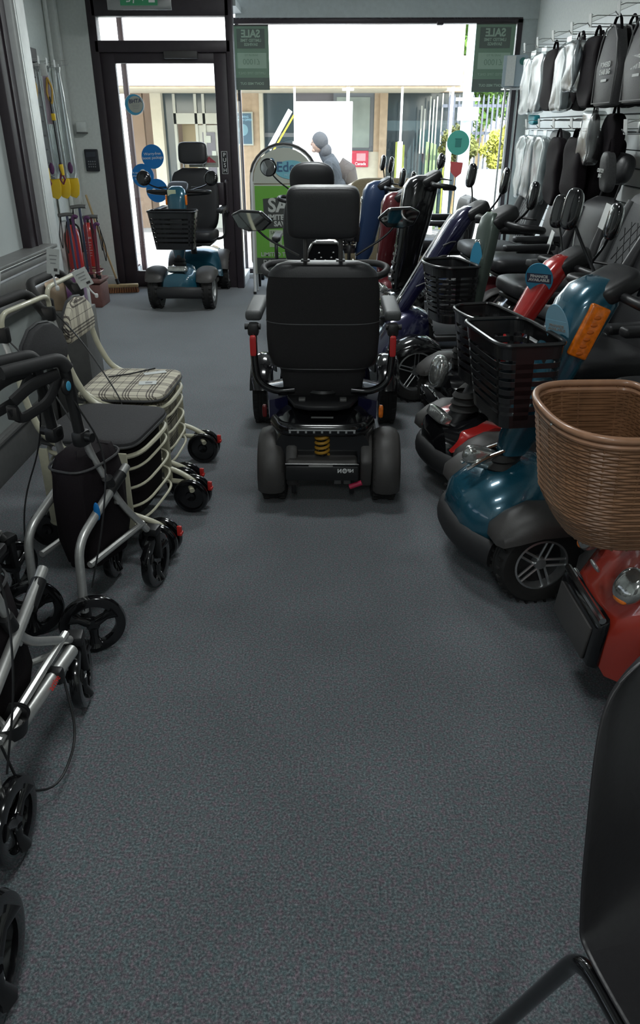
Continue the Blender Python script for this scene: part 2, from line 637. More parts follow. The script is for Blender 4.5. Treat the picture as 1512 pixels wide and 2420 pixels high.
struct('trim_6', MB().box((XP - 0.005, 0.75, 0.10), (0.03, 6.8, 0.20), bev=0.004).box((XP + 0.015, 0.75, 0.19), (0.02, 6.8, 0.012)), M['alu_grey'])

# ---------------------------------------------------------------- door and its frame
d = MB()
d.box((-2.135, YD, 1.2), (0.075, 0.11, 2.7), bev=0.004)                # left jamb
d.box((-0.932, YD, 1.2), (0.065, 0.11, 2.7), bev=0.004)                # right jamb
d.box((-1.53, YD, 2.41), (1.2, 0.11, 0.20), bev=0.004)                # head
d.box((-1.53, YD, 2.085), (1.2, 0.11, 0.09), bev=0.004)                # transom bar
struct('door_frame_1', d, M['frame'])['label'] = 'dark brown door frame with transom light'
dl = MB()
dl.box((-2.035, YD, 1.02), (0.125, 0.05, 2.04), bev=0.004)
dl.box((-1.025, YD, 1.02), (0.125, 0.05, 2.04), bev=0.004)
dl.box((-1.53, YD, 2.0), (0.9, 0.05, 0.085), bev=0.004)
dl.box((-1.53, YD, 0.082), (0.9, 0.05, 0.155), bev=0.004)
door = struct('door_1', dl, M['frame'])
MB().box((-1.53, YD + 0.012, 1.06), (0.90, 0.008, 1.82)).build('door_pane', M['glass'], door)
MB().box((-1.085, YD - 0.055, 0.88), (0.075, 0.06, 0.20), bev=0.008).build('lock_case', M['frame'], door)
MB().tube(smooth_path([(-1.02, YD - 0.03, 1.0), (-1.02, YD - 0.09, 1.0), (-1.02, YD - 0.09, 0.72), (-1.02, YD - 0.03, 0.72)], 0.03), 0.012).build('pull_handle', M['frame'], door)
MB().box((-1.37, YD - 0.05, 2.02), (0.30, 0.06, 0.06), bev=0.006).build('door_closer', M['grey_pl'], door)
pl = MB()
pl.box((-1.033, YD - 0.028, 1.15), (0.052, 0.004, 0.19))
ps = pl.build('push_plate', M['black'], door)
pb = MB()
for sx in (-1, 1):
    pb.box((-1.033 + sx * 0.026, YD - 0.031, 1.15), (0.003, 0.003, 0.193))
    pb.box((-1.033, YD - 0.031, 1.15 + sx * 0.095), (0.053, 0.003, 0.003))
pb.build('plate_border', M['white'], ps)
for i, ch in enumerate('PUSH'):
    text(ch, 0.048, M['white'], 'letter', ps, (-1.033, YD - 0.031, 1.215 - i * 0.044), (R(90), 0, 0))
tg = struct('window_2', MB().box((-1.53, YD + 0.01, 2.22), (1.15, 0.008, 0.20)), M['glass'])
tg['label'] = 'transom light over the door'

# porch soffit and glazed return seen through the door
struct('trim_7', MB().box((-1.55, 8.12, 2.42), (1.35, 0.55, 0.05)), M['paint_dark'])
struct('trim_8', MB().box((-2.04, 8.37, 1.1), (0.05, 0.05, 2.6), bev=0.004)
       .box((-2.10, 8.1, 0.13), (0.04, 0.5, 0.02)), mat('dark_brown_post', (0.09, 0.045, 0.045), 0.5))
struct('trim_9', MB().box((-2.10, 8.1, 0.06), (0.06, 0.52, 0.13), bev=0.006), M['white_pl'])
struct('window_3', MB().box((-2.11, 8.1, 1.25), (0.008, 0.5, 2.2)), M['glass'])

# ---------------------------------------------------------------- shop window
w = MB()
w.box((0.40, YW, 2.34), (2.72, 0.10, 0.05), bev=0.004)
w.box((1.735, YW, 1.2), (0.05, 0.10, 2.3), bev=0.004)
w.box((0.40, YW, 0.065), (2.72, 0.10, 0.05), bev=0.004)
w.box((-0.935, YW, 1.2), (0.03, 0.06, 2.3), bev=0.004)
struct('window_frame_1', w, M['frame'])
struct('window_4', MB().box((0.40, YW + 0.01, 1.2), (2.62, 0.01, 2.25)), M['glass'])
struct('window_5', MB().box((-0.93, (YD + YW) / 2 + 0.04, 1.2), (0.01, 0.5, 2.25)), M['glass'])
struct('trim_10', MB().box((0.42, YW - 0.02, 0.02), (2.75, 0.16, 0.05), bev=0.005), M['white_pl'])
struct('trim_11', MB().box((-0.93, 8.12, 0.045), (0.06, 0.54, 0.09), bev=0.005), M['white_pl'])
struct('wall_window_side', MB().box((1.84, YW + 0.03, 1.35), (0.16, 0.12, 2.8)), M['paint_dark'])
MBs = MB().box((0.98, YW - 0.09, 2.31), (0.06, 0.05, 0.03), bev=0.006)
o = tag(MBs.build('door_sensor', M['frame']), 'small dark sensor box under the window head', 'sensor')

for (lx, ly), cl_ in zip(CEIL, ('furthest from the window', 'above the camera', 'above the central scooter', 'nearest the shop window')):
    c = empty('ceiling_light', (lx, ly, ZC), 0, 'white ceiling light panel, the one ' + cl_, 'ceiling light', 'ceiling lights above the aisle')
    MB().box((0, 0, -0.03), (1.24, 0.34, 0.06), bev=0.006).build('housing', M['white_pl'], c)
    MB().box((0, 0, -0.064), (1.16, 0.28, 0.008)).build('diffuser', M['white'], c)

# ---------------------------------------------------------------- wall bits by the door
k = empty('alarm_keypad', (-2.28, 7.735, 1.17), 0, 'black alarm keypad on the white pier left of the door', 'keypad')
MB().box((0, 0, 0), (0.125, 0.03, 0.19), bev=0.008).build('case', M['keypad'], k)
MB().box((0, -0.017, 0.05), (0.09, 0.004, 0.045)).build('display', mat('keypad_display', (0.05, 0.055, 0.07), 0.2), k)
kb = MB()
for i in range(4):
    for j in range(3):
        kb.box((-0.03 + i * 0.02, -0.0165, -0.01 - j * 0.022), (0.012, 0.004, 0.012), bev=0.002, seg=1)
kb.build('keys', mat('keypad_keys', (0.20, 0.21, 0.22), 0.5), k)['kind'] = 'stuff'
s = empty('alarm_sounder', (-2.335, 7.725, 1.45), 0, 'small cream junction box high on the white pier', 'junction box')
MB().box((0, 0, 0), (0.09, 0.05, 0.09), bev=0.01).build('box', M['paint'], s)
MB().box((0.0, -0.005, -0.05), (0.094, 0.056, 0.012), bev=0.003).build('base', M['alu_grey'], s)

# exit sign hanging in front of the transom
e = empty('exit_sign', (-1.58, 7.2, 2.36), 0, 'green running man exit sign in a clear hanging panel above the door', 'exit sign')
MB().box((0, 0, 0), (0.52, 0.01, 0.14), bev=0.003).build('clear_panel', M['polybag'], e)
MB().box((0.0, -0.008, 0.02), (0.30, 0.006, 0.12)).build('green_panel', M['exitgreen'], e)
MB().box((0, 0, 0.12), (0.56, 0.07, 0.09), bev=0.01).build('lamp_housing', M['white_pl'], e)
rm = MB()
rm.ball((-0.045, -0.012, 0.055), (0.010, 0.002, 0.010))
rm.tube([(-0.05, -0.012, 0.04), (-0.062, -0.012, 0.012)], 0.007)
for pth in ([(-0.05, -0.012, 0.036), (-0.03, -0.012, 0.026), (-0.018, -0.012, 0.036)], [(-0.05, -0.012, 0.036), (-0.075, -0.012, 0.03), (-0.085, -0.012, 0.018)],
            [(-0.062, -0.012, 0.012), (-0.04, -0.012, 0.0), (-0.045, -0.012, -0.025)], [(-0.062, -0.012, 0.012), (-0.075, -0.012, -0.012), (-0.10, -0.012, -0.014)]):
    rm.tube(pth, 0.005)
rm.tube([(0.01, -0.012, 0.01), (0.035, -0.012, 0.01)], 0.004).tube([(0.045, -0.012, 0.01), (0.03, -0.012, 0.028)], 0.004).tube([(0.045, -0.012, 0.01), (0.03, -0.012, -0.008)], 0.004)
rm.build('running_man', M['white'], e)
MB().box((0.105, -0.012, 0.02), (0.05, 0.002, 0.08)).build('doorway_symbol', M['white'], e)

# ---------------------------------------------------------------- stickers on the door glass
def disc_sticker(name, x, z, r, m, label, cat='sticker', y=YD - 0.012, th=0.003, parent=None):
    root = empty(name, (x, y, z), 0, label, cat)
    MB().lathe([(0, -th), (r, -th), (r, 0), (0, 0)], (0, 0, 0), 'Y', 40).build('disc', m, root)
    return root


b = disc_sticker('round_sticker', -1.84, 1.632, 0.088, M['cyan'], 'round white sticker with blue rim reading BHTA, top left of the door glass')
MB().lathe([(0, -0.006), (0.068, -0.006), (0.068, -0.003), (0, -0.003)], (0.012, 0, 0.002), 'Y', 40).build('white_centre', M['signwhite'], b)
text('BHTA', 0.046, M['navy_st'], 'lettering', b, (0.012, -0.007, 0.028), (R(90), R(-4), 0), bold=0.001)
MB().box((0.012, -0.007, -0.005), (0.07, 0.001, 0.004)).box((0.012, -0.007, -0.018), (0.06, 0.001, 0.004)).box((0.012, -0.007, -0.031), (0.05, 0.001, 0.004)).build('fine_print', M['grey_text'], b)
MB().lathe([(0.084, -0.005), (0.088, -0.005), (0.088, 0.001), (0.084, 0.001)], (0, 0, 0), 'Y', 40).build('rim', M['white'], b)
b = disc_sticker('round_sticker', -1.715, 1.20, 0.105, M['blue_st'], 'round blue sticker reading Worry-free boost package on the door glass')
text('Worry-free\nboost package', 0.034, M['white'], 'lettering', b, (0, -0.005, 0.008), (R(90), R(-3), 0))
b = disc_sticker('round_sticker', -1.825, 1.035, 0.105, M['blue_st'], 'round blue sticker with a white dot, lower left under the worry-free one', y=YD - 0.016)
text('A new\nproduct\ncan', 0.026, M['white'], 'lettering', b, (-0.06, -0.005, 0.0), (R(90), 0, 0))
MB().lathe([(0.010, -0.006), (0.028, -0.006), (0.028, -0.003), (0.010, -0.003), (0.010, -0.006)], (0.005, 0, 0.03), 'Y', 28).build('white_ring', M['white'], b)
b = disc_sticker('round_sticker', -1.70, 0.905, 0.105, M['blue_st'], 'round blue sticker with small ring, lowest of the three on the door glass', y=YD - 0.020)
text('Local', 0.032, M['white'], 'lettering', b, (0.03, -0.005, 0.0), (R(90), 0, 0), align='LEFT')
MB().lathe([(0.008, -0.006), (0.02, -0.006), (0.02, -0.003), (0.008, -0.003), (0.008, -0.006)], (-0.03, 0, 0.0), 'Y', 28).build('white_ring', M['white'], b)
b = empty('accreditation_sticker', (-1.235, YD - 0.012, 1.16), 0, 'white sticker with green ring and red triangle on the door glass', 'sticker')
MB().box((0, 0, 0), (0.28, 0.003, 0.10)).build('card', M['signwhite'], b)
MB().lathe([(0.026, -0.004), (0.033, -0.004), (0.033, -0.002), (0.026, -0.002), (0.026, -0.004)], (-0.095, 0, 0.008), 'Y', 32).build('green_ring', mat('dark_green_print', (0.03, 0.20, 0.12), 0.5), b)
text('retail', 0.02, M['green_dark'], 'lettering', b, (-0.095, -0.004, 0.010), (R(90), 0, 0))
MB().prism([(-0.01, -0.01), (0.12, -0.01), (0.055, 0.042)], 0.002, 'Y', -0.003).build('red_triangle', mat('dull_red_print', (0.42, 0.05, 0.07), 0.5), b)
text('2', 0.028, M['signwhite'], 'lettering', b, (0.055, -0.0045, 0.008), (R(90), 0, 0))
text('APPROVED CODE', 0.0145, M['grey_text'], 'lettering', b, (0.055, -0.004, -0.024), (R(90), 0, 0))

# ---------------------------------------------------------------- posters hung in the window, seen from behind
def sale_back(x, z, w_, h_, label, tiltz=0):
    root = empty('sale_poster', (x, YW - 0.06, z), tiltz, label, 'poster')
    MB().box((0, 0, 0), (w_, 0.004, h_)).build('sheet', M['green_back'], root)
    g2 = M['green_back2']
    MB().box((0.005, -0.003, -0.02), (w_ * 0.82, 0.002, h_ * 0.24)).build('price_panel', g2, root)
    MB().box((0, -0.003, h_ * 0.30), (w_ * 0.78, 0.002, h_ * 0.30)).build('dark_panel', M['green_dark'], root)
    MB().box((0, -0.003, -h_ * 0.40), (w_, 0.002, h_ * 0.19)).build('dark_strip', M['green_dark'], root)
    rt = (R(90), 0, 0)
    text('SALE', h_ * 0.16, g2, 'lettering', root, (0, -0.005, h_ * 0.37), rt, mirror=True, bold=0.003)
    text('LIMITED TIME\nSAVINGS', h_ * 0.062, g2, 'lettering', root, (0, -0.005, h_ * 0.24), rt, mirror=True, bold=0.001)
    text('SAVE UP TO', h_ * 0.045, M['green_back'], 'lettering', root, (0, -0.005, h_ * 0.045), rt, mirror=True)
    text('£1000', h_ * 0.125, M['green_back'], 'lettering', root, (0, -0.005, -h_ * 0.06), rt, mirror=True)
    text('LIMITED TIME ONLY', h_ * 0.055, g2, 'lettering', root, (0, -0.005, -h_ * 0.235), rt, mirror=True)
    text("DON'T MISS OUT", h_ * 0.055, g2, 'lettering', root, (0, -0.005, -h_ * 0.40), rt, mirror=True, bold=0.001)
    MB().cyl((-w_ / 2, 0, h_ / 2), (w_ / 2, 0, h_ / 2), 0.006).build('hanging_rail', M['grey_pl'], root)
    return root


sale_back(-0.80, 2.035, 0.34, 0.53, 'green SALE poster seen from behind, beside the door at the window left end')
sale_back(1.51, 2.03, 0.37, 0.56, 'green SALE poster seen from behind, at the window right end')
# ================================================================ OUTSIDE
def gz(y):                                    # the street falls away gently from the shop
    return -0.03 - 0.04 * max(0, y - 8.5)


g = MB()
ys = [8.45, 10, 12, 16, 20, 30, 60]
vs = []
for y in ys:
    vs += [(-40, y, gz(y) - 0.03), (40, y, gz(y) - 0.03)]
g._add(vs, [(2 * i, 2 * i + 1, 2 * i + 3, 2 * i + 2) for i in range(len(ys) - 1)])
pav = struct('ground', g, mat('pale_pavement', (0.36, 0.35, 0.34), 0.85, noise=(6, 0.1, 0.2)), flat=True)
slabm = mat('paving_slab', (0.47, 0.46, 0.45), 0.8, noise=(9, 0.08, 0.3))
slab0 = None
for j in range(11):
    for i in range(-6, 4):
        x = -1.9 + i * 0.62 + (0.31 if j % 2 else 0)
        y = 8.72 + j * 0.47
        if slab0 is None:
            slab0 = MB().box((0, 0, 0), (0.605, 0.455, 0.05), bev=0.006, seg=1).build('paving_slab', slabm, pav)
            s_ = slab0
        else:
            s_ = slab0.copy()
            COL.objects.link(s_)
        s_.location = (x, y, gz(y) - 0.028 + random.uniform(-0.002, 0.002))
        s_.rotation_euler = (R(-2.29), 0, 0)

YF = 16.0            # opposite shop fronts
bz = gz(YF) - 0.05
stone = mat('tan_stone', (0.40, 0.30, 0.20), 0.8, noise=(12, 0.12, 0.3))
stone2 = mat('cream_render', (0.50, 0.46, 0.36), 0.8, noise=(10, 0.06, 0.2))
brown = mat('brown_cladding', (0.22, 0.15, 0.10), 0.7, noise=(5, 0.1, 0.1))
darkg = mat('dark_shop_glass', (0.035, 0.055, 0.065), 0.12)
palef = mat('pale_shop_frame', (0.42, 0.42, 0.36), 0.5)
greyf = mat('grey_shop_frame', (0.12, 0.13, 0.14), 0.5)
sunw = mat('white_sunlit_render', (0.82, 0.82, 0.80), 0.7, noise=(4, 0.02, 0.05))


def pxx(px, Y=YF):                    # metres across the street front, from the survey of the photograph
    return (px - 792) / 1765.0 * (Y * 1.0 * 0.8887 + 0.0) * 1.0


B = empty('opposite_building', (0, YF, bz), 0, 'tan and dark glazed shop front across the street under a white canopy', 'building')


def bb(name, x0, x1, z0, z1, m, y=0.0, d=0.12, par=B, bev=0.0):
    return MB().box(((x0 + x1) / 2, y, (z0 + z1) / 2 - bz), (abs(x1 - x0), d, abs(z1 - z0)), bev=bev).build(name, m, par)


bb('rear_wall', -6.5, 2.7, bz, 2.6, brown, y=0.9, d=0.1)
bb('lintel', -6.5, 2.6, 2.03, 2.6, stone, y=0.0, d=0.3)
bb('cream_pillar', -3.42, -3.22, bz, 2.03, stone2, y=-0.12, d=0.3)
bb('brown_pillar', -3.95, -3.62, bz, 2.03, brown)
bb('glass_strip', -3.22, -3.0, bz, 2.03, darkg)
bb('shop_window', -2.95, -2.60, bz, 1.50, mat('ochre_interior', (0.34, 0.26, 0.13), 0.5), y=0.3)
for x in (-3.02, -2.62, -2.47, -2.18, -2.05):
    bb('mullion', x - 0.025, x + 0.025, bz, 2.0, palef, y=-0.02, d=0.1)
bb('transom_rail', -3.05, -1.85, 1.50, 1.68, palef, y=-0.02, d=0.1)
bb('upper_pane', -3.0, -2.2, 1.68, 2.03, darkg, y=0.05)
bb('upper_pane', -2.15, -1.85, 1.68, 2.03, mat('grey_ceiling_seen', (0.2, 0.23, 0.2), 0.6), y=0.05)
ed = bb('entrance_door', -2.60, -2.20, bz, 1.48, palef, y=0.0, d=0.08)
bb('door_glass', -2.52, -2.28, 0.15, 1.36, mat('door_glass_dark', (0.07, 0.07, 0.10), 0.15), y=-0.05, d=0.02)
bb('door_notice', -2.46, -2.36, 1.18, 1.30, M['signwhite'], y=-0.08, d=0.01)
bb('door_notice', -2.35, -2.27, 0.92, 1.04, M['signwhite'], y=-0.08, d=0.01)
bb('window_notice', -2.85, -2.76, 0.84, 1.04, stone2, y=-0.1, d=0.01)
ds = bb('exit_light', -2.17, -1.97, 1.72, 1.84, M['exitgreen'], y=-0.1, d=0.02)
bb('glass_door_leaf', -2.16, -1.85, 0.0, 1.48, mat('door_glass_pale', (0.22, 0.22, 0.20), 0.3), y=0.0, d=0.03)
# pier and window, right part
bb('tan_pier', -2.05, -1.40, bz, 2.03, stone, y=-0.1, d=0.3)
bb('pier_edge', -1.40, -1.33, bz, 2.03, stone2, y=-0.12, d=0.32)
bb('glass_bay', -1.33, -0.72, bz, 2.03, darkg)
bb('bay_rail', -1.33, -0.72, 1.28, 1.35, greyf, y=-0.07, d=0.05)
bb('purple_grey_panel', -0.72, 0.0, 1.2, 2.03, mat('dusky_panel', (0.11, 0.10, 0.11), 0.6), y=-0.02)
bb('side_window_frame', -0.02, 0.74, 1.03, 2.01, greyf, y=-0.16, d=0.08)
bb('side_window_glass', 0.04, 0.66, 1.10, 1.94, mat('milky_glass', (0.24, 0.28, 0.25), 0.3, noise=(2, 0.3, 0)), y=-0.21, d=0.02)
bb('tan_wall', 0.0, 0.90, bz, 1.03, stone2, y=-0.1, d=0.3)
bb('tan_wall', 0.74, 0.94, 1.03, 2.03, stone, y=-0.1, d=0.3)
bb('pilaster', 0.84, 0.98, bz, 2.03, stone, y=-0.2, d=0.3)
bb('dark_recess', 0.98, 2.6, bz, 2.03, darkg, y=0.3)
lp = mat('lime_post', (0.32, 0.36, 0.06), 0.5)  # yellow-green colour of the slim posts themselves
lp2 = mat('sage_post', (0.24, 0.33, 0.16), 0.5)
for x, w_, m_, top in ((1.18, 0.05, lp, 1.2), (1.25, 0.05, lp, 1.2), (1.31, 0.04, lp, 1.15), (1.76, 0.055, lp2, 1.2), (1.84, 0.045, lp2, 1.18),
                       (1.90, 0.045, lp2, 1.16), (1.97, 0.05, lp2, 1.08), (2.10, 0.06, lp, 1.22)):
    bb('painted_post', x - w_ / 2, x + w_ / 2, bz, top, m_, y=-0.25, d=0.06)
for x, top in ((1.25, 1.9), (1.62, 1.8), (1.68, 1.75), (1.78, 1.95), (1.84, 1.9), (1.90, 1.95), (2.0, 2.0), (2.12, 2.03)):
    bb('thin_rod', x - 0.012, x + 0.012, 1.0, top, palef, y=-0.22, d=0.02)
# wall poster
p = empty('street_poster', (-1.70, YF - 0.32, 1.42), 0, 'blue poster in a pale frame on the tan pier across the street', 'poster')
MB().box((0, 0, 0), (0.36, 0.03, 0.56), bev=0.006).build('frame', M['signwhite'], p)
MB().box((0, -0.018, 0), (0.31, 0.006, 0.51)).build('print', mat('dusty_blue_print', (0.06, 0.12, 0.17), 0.6), p)
text('HEARING\nMONTH OFFER', 0.05, M['cyan2'], 'lettering', p, (0, -0.022, 0.17), (R(90), 0, 0))
MB().ball((0, -0.02, -0.02), (0.09, 0.004, 0.10)).build('picture', mat('pale_blue_print', (0.16, 0.30, 0.36), 0.6), p)
p = empty('hydrant_sign', (0.46, YF - 0.27, 0.91), 0, 'red box sign on the tan wall across the street', 'sign')
MB().box((0, 0, 0), (0.38, 0.06, 0.28), bev=0.008).build('panel', mat('sign_red', (0.50, 0.03, 0.06), 0.5), p)
MB().box((0.05, -0.033, 0.03), (0.17, 0.004, 0.13)).build('white_panel', mat('pink_print', (0.62, 0.30, 0.32), 0.5), p)
text('Canada', 0.07, M['white'], 'lettering', p, (0.04, -0.036, -0.085), (R(90), 0, 0), bold=0.001)

C_ = empty('street_canopy', (0, 13.0, 2.0), 0, 'long white sunlit canopy fascia across the street', 'canopy')
MB().box((-3.0, 0.0, 1.0), (9.80, 0.12, 1.99)).build('fascia', sunw, C_)
MB().box((-3.0, 1.35, 0.05), (9.8, 2.6, 0.10)).build('soffit', stone2, C_)
MB().box((-3.0, 1.35, 1.95), (9.8, 2.6, 0.10)).build('roof', sunw, C_)
MB().box((-2.9, 0.02, -0.015), (9.6, 0.1, 0.03)).build('gutter', stone, C_)
for x, thick, zt in ((-0.60, 0.035, 0), (0.20, 0.05, 0), (1.01, 0.035, 0), (1.76, 0.045, 0)):
    zb = gz(12.8)
    t_ = empty('canopy_post', (x, 12.8, zb), 0, {-0.60: 'thin white canopy post left of the bright board across the street', 0.20: 'white canopy post with a cross bracket behind the bright board',
                                                1.01: 'white canopy post before the dark recess across the street', 1.76: 'white canopy post nearest the lamp post across the street'}[x], 'post')
    MB().cyl((0, 0, 1.2), (0, 0, 1.98 - zb), thick / 2).build('upper_pole', sunw, t_)
    MB().cyl((0, 0, 0), (0, 0, 1.25 + zb * -1 + 0.0), thick / 2 + 0.022).build('sleeve', sunw, t_)
    if x in (0.20, 1.76):
        MB().box((0, 0, 1.95 - zb), (0.17, 0.03, 0.035)).build('bracket', sunw, t_)
# white board / van side that is blown out in the sun
zb = gz(12)
w_ = empty('white_board', (-0.145, 12.0, zb), 0, 'big square white board glaring in the sun behind the person', 'board')
MB().box((0, 0, 1.05), (0.80, 0.06, 1.95 + zb), bev=0.01).build('panel', sunw, w_)
MB().box((-0.3, 0, 0.1), (0.06, 0.4, 0.2)).build('foot', sunw, w_)
MB().box((0.3, 0, 0.1), (0.06, 0.4, 0.2)).build('foot', sunw, w_)
br = MB().tube([(-0.48, 0, 1.66 - zb), (-0.80, 0, 1.16 - zb)], 0.035).build('stay', sunw, w_)
MB().tube([(-0.43, 0.01, 1.60 - zb), (-0.74, 0.01, 1.14 - zb)], 0.012).build('yellow_stay', M['yellow'], w_)
w_ = empty('white_planter', (-1.92, 12.0, gz(12)), 0, 'low white trough on the pavement beyond the door glass', 'planter')
MB().box((0, 0, 0.62), (0.75, 0.4, 0.22), bev=0.01).build('trough', sunw, w_)
for sx in (-0.33, 0.33):
    MB().box((sx, 0, 0.26), (0.05, 0.3, 0.52)).build('leg', sunw, w_)
w_ = tag(MB().box((-2.78, 11.0, 0.85), (0.22, 0.25, 1.95), bev=0.01).build('white_column', sunw), 'sunlit white column left of the door view across the pavement', 'column')

w_ = empty('white_bench', (1.30, 12.0, gz(12)), 0, 'white bench on the pavement seen between the mirrors', 'bench')
MB().box((0, 0, 0.86), (0.36, 0.3, 0.10), bev=0.01).build('top', sunw, w_)
MB().box((0, 0, 0.62), (0.30, 0.2, 0.12), bev=0.01).build('back_panel', M['navy_st'], w_)
for sx in (-0.15, 0.15):
    MB().box((sx, 0, 0.40), (0.04, 0.2, 0.82)).build('leg', sunw, w_)
# lamp post
lpz = gz(12.2)
l_ = empty('lamp_post', (1.90, 12.2, lpz), 0, 'pale blue street lamp post with a white sign box', 'lamp post')
paleb = mat('pale_blue_grey_paint', (0.42, 0.50, 0.55), 0.5)
MB().tube([(0, 0, 0), (0, 0, 0.9 - lpz), (0, 0, 4.2)], [0.10, 0.085, 0.06], 16).build('pole', paleb, l_)
MB().box((0.0, -0.10, 1.615 - lpz), (0.29, 0.06, 0.17), bev=0.006).build('sign_box', sunw, l_)
MB().box((0, -0.02, 2.05 - lpz), (0.42, 0.04, 0.04)).box((0, -0.02, 1.80 - lpz), (0.34, 0.04, 0.04)).build('bracket_arms', sunw, l_)

# railings
rz0 = gz(15)
rl = empty('railings', (2.0, 15.0, rz0), 0, 'dark upright steel railings by the lamp post across the street', 'fence')
railm = mat('railing_grey', (0.10, 0.11, 0.14), 0.5)
rb0 = None
for i in range(34):
    x = 0.32 + i * 0.085 - 0.3
    if rb0 is None:
        rb0 = MB().box((0, 0, 0.95 - rz0), (0.032, 0.02, 1.9), bev=0).prism([(-0.016, 1.9 - rz0), (0.016, 1.9 - rz0), (0, 1.96 - rz0)], 0.02, 'Y').build('railing_bar', railm, rl)
        o = rb0
    else:
        o = rb0.copy()
        COL.objects.link(o)
    o.location = (x, 0, random.uniform(-0.005, 0.005))
MB().box((1.4, 0.02, 1.78 - rz0), (3.0, 0.03, 0.05)).box((1.4, 0.02, 1.35 - rz0), (3.0, 0.03, 0.05)).build('rail', railm, rl)


def leafy(name, loc, size, n, m, label, cat, seed, trunk=None, leaf=0.05):
    rnd = random.Random(seed)
    root = empty(name, loc, 0, label, cat)
    mb = MB()
    bm = mb.bm
    for i in range(n):
        v = Vector((rnd.gauss(0, 1), rnd.gauss(0, 1), rnd.gauss(0, 1))).normalized() * rnd.uniform(0.35, 1) ** 0.6
        lump = 1 + 0.18 * math.sin(v.x * 7 + seed) * math.cos(v.z * 6)
        c = Vector((v.x * size[0], v.y * size[1], v.z * size[2])) * lump
        a = Vector((rnd.uniform(-1, 1), rnd.uniform(-1, 1), rnd.uniform(-1, 1))).normalized()
        b_ = a.orthogonal().normalized()
        l = leaf * rnd.uniform(0.6, 1.3)
        q = [c - a * l, c + b_ * l * 0.45, c + a * l, c - b_ * l * 0.45]
        bm.faces.new([bm.verts.new(p_) for p_ in q])
    cr = mb.build('foliage', m, root, flat=True)
    cr['kind'] = 'stuff'
    if trunk:
        MB().tube([(0, 0, trunk), (0.03, 0, trunk * 0.4), (0, 0, 0)], [0.10, 0.07, 0.04], 10).build('trunk', M['wood'], root)
        for k_ in range(4):
            a_ = k_ * 1.7
            MB().tube([(0, 0, trunk * 0.25), (0.4 * size[0] * math.cos(a_), 0.4 * size[1] * math.sin(a_), 0.35 * size[2])], [0.04, 0.015], 6).build('branch', M['wood'], root)
    return root


leafg = mat('green_leaves', (0.10, 0.20, 0.03), 0.6, noise=(3, 0.5, 0))
leafy_g = mat('yellow_green_leaves', (0.42, 0.42, 0.06), 0.6, noise=(4, 0.4, 0))
leafd = mat('olive_leaves', (0.12, 0.13, 0.03), 0.6, noise=(4, 0.5, 0))
leafy('tree', (3.2, 18.5, 3.2), (1.5, 1.2, 1.9), 9000, leafg, 'leafy green tree behind the lamp post', 'tree', 3, trunk=-3.9, leaf=0.10)
leafy('tree', (6.3, 20.5, 2.2), (1.4, 1.2, 2.2), 5000, leafd, 'darker tree behind the railings at the far right', 'tree', 5, trunk=-2.8, leaf=0.10)
leafy('bush', (2.95, 14.2, 1.10), (0.42, 0.35, 0.36), 3200, leafy_g, 'bright yellow-green bush in front of the railings', 'bush', 8, trunk=-1.35, leaf=0.05)
leafy('bush', (2.15, 14.4, 1.12), (0.32, 0.3, 0.34), 2200, leafd, 'olive bush beside the lamp post', 'bush', 9, trunk=-1.35, leaf=0.05)
tag(MB().box((3.0, 13.6, 0.25), (1.6, 0.2, 1.15), bev=0.01).build('low_wall', sunw), 'low white sunlit wall beneath the yellow-green bush', 'wall')

# person outside: stooped, grey clothes coloured dark as if in shade, facing left
pz = gz(10.6)
pr = empty('person', (0.02, 10.6, pz), 0, 'stooped person in grey walking left outside behind the headrest', 'person')


def skin_body(name, verts, edges, radii, m, parent, sub=2, rootv=0):
    me = bpy.data.meshes.new(name)
    me.from_pydata(verts, edges, [])
    o = bpy.data.objects.new(name, me)
    COL.objects.link(o)
    o.modifiers.new('skin', 'SKIN')
    for i, r in enumerate(radii):
        rr = r if isinstance(r, tuple) else (r, r)
        me.skin_vertices[0].data[i].radius = rr
        me.skin_vertices[0].data[i].use_root = (i == rootv)
    sb = o.modifiers.new('sub', 'SUBSURF')
    sb.levels = sb.render_levels = sub
    me.materials.append(m)
    o.parent = parent
    return o


V = [(0.05, 0, 0.78), (0.03, 0, 0.95), (-0.04, 0, 1.10), (-0.10, 0, 1.20), (-0.17, 0, 1.25), (-0.20, 0, 1.33),
     (-0.08, -0.17, 1.14), (-0.10, -0.20, 0.93), (-0.26, -0.18, 0.84), (-0.32, -0.17, 0.84),
     (-0.08, 0.17, 1.14), (-0.12, 0.20, 0.93), (-0.28, 0.18, 0.86), (-0.34, 0.17, 0.86),
     (0.06, -0.10, 0.74), (-0.04, -0.11, 0.43), (0.02, -0.11, 0.09), (-0.12, -0.11, 0.04),
     (0.06, 0.10, 0.74), (0.10, 0.11, 0.43), (0.20, 0.11, 0.10), (0.08, 0.11, 0.04)]
E_ = [(0, 1), (1, 2), (2, 3), (3, 4), (4, 5), (2, 6), (6, 7), (7, 8), (8, 9), (2, 10), (10, 11), (11, 12), (12, 13), (0, 14), (14, 15), (15, 16), (16, 17), (0, 18), (18, 19), (19, 20), (20, 21)]
RR = [0.14, 0.14, 0.15, 0.10, 0.05, 0.05, 0.065, 0.05, 0.04, 0.03, 0.065, 0.05, 0.04, 0.03, 0.085, 0.065, 0.045, 0.035, 0.085, 0.065, 0.045, 0.035]
skin_body('body', V, E_, RR, M['mob'], pr)
MB().ball((-0.225, 0, 1.375), (0.085, 0.075, 0.11), (0, R(-12), 0)).ball((-0.305, 0, 1.37), (0.02, 0.014, 0.02)).ball((-0.275, 0, 1.30), (0.035, 0.04, 0.03)).build('head', M['skin'], pr)
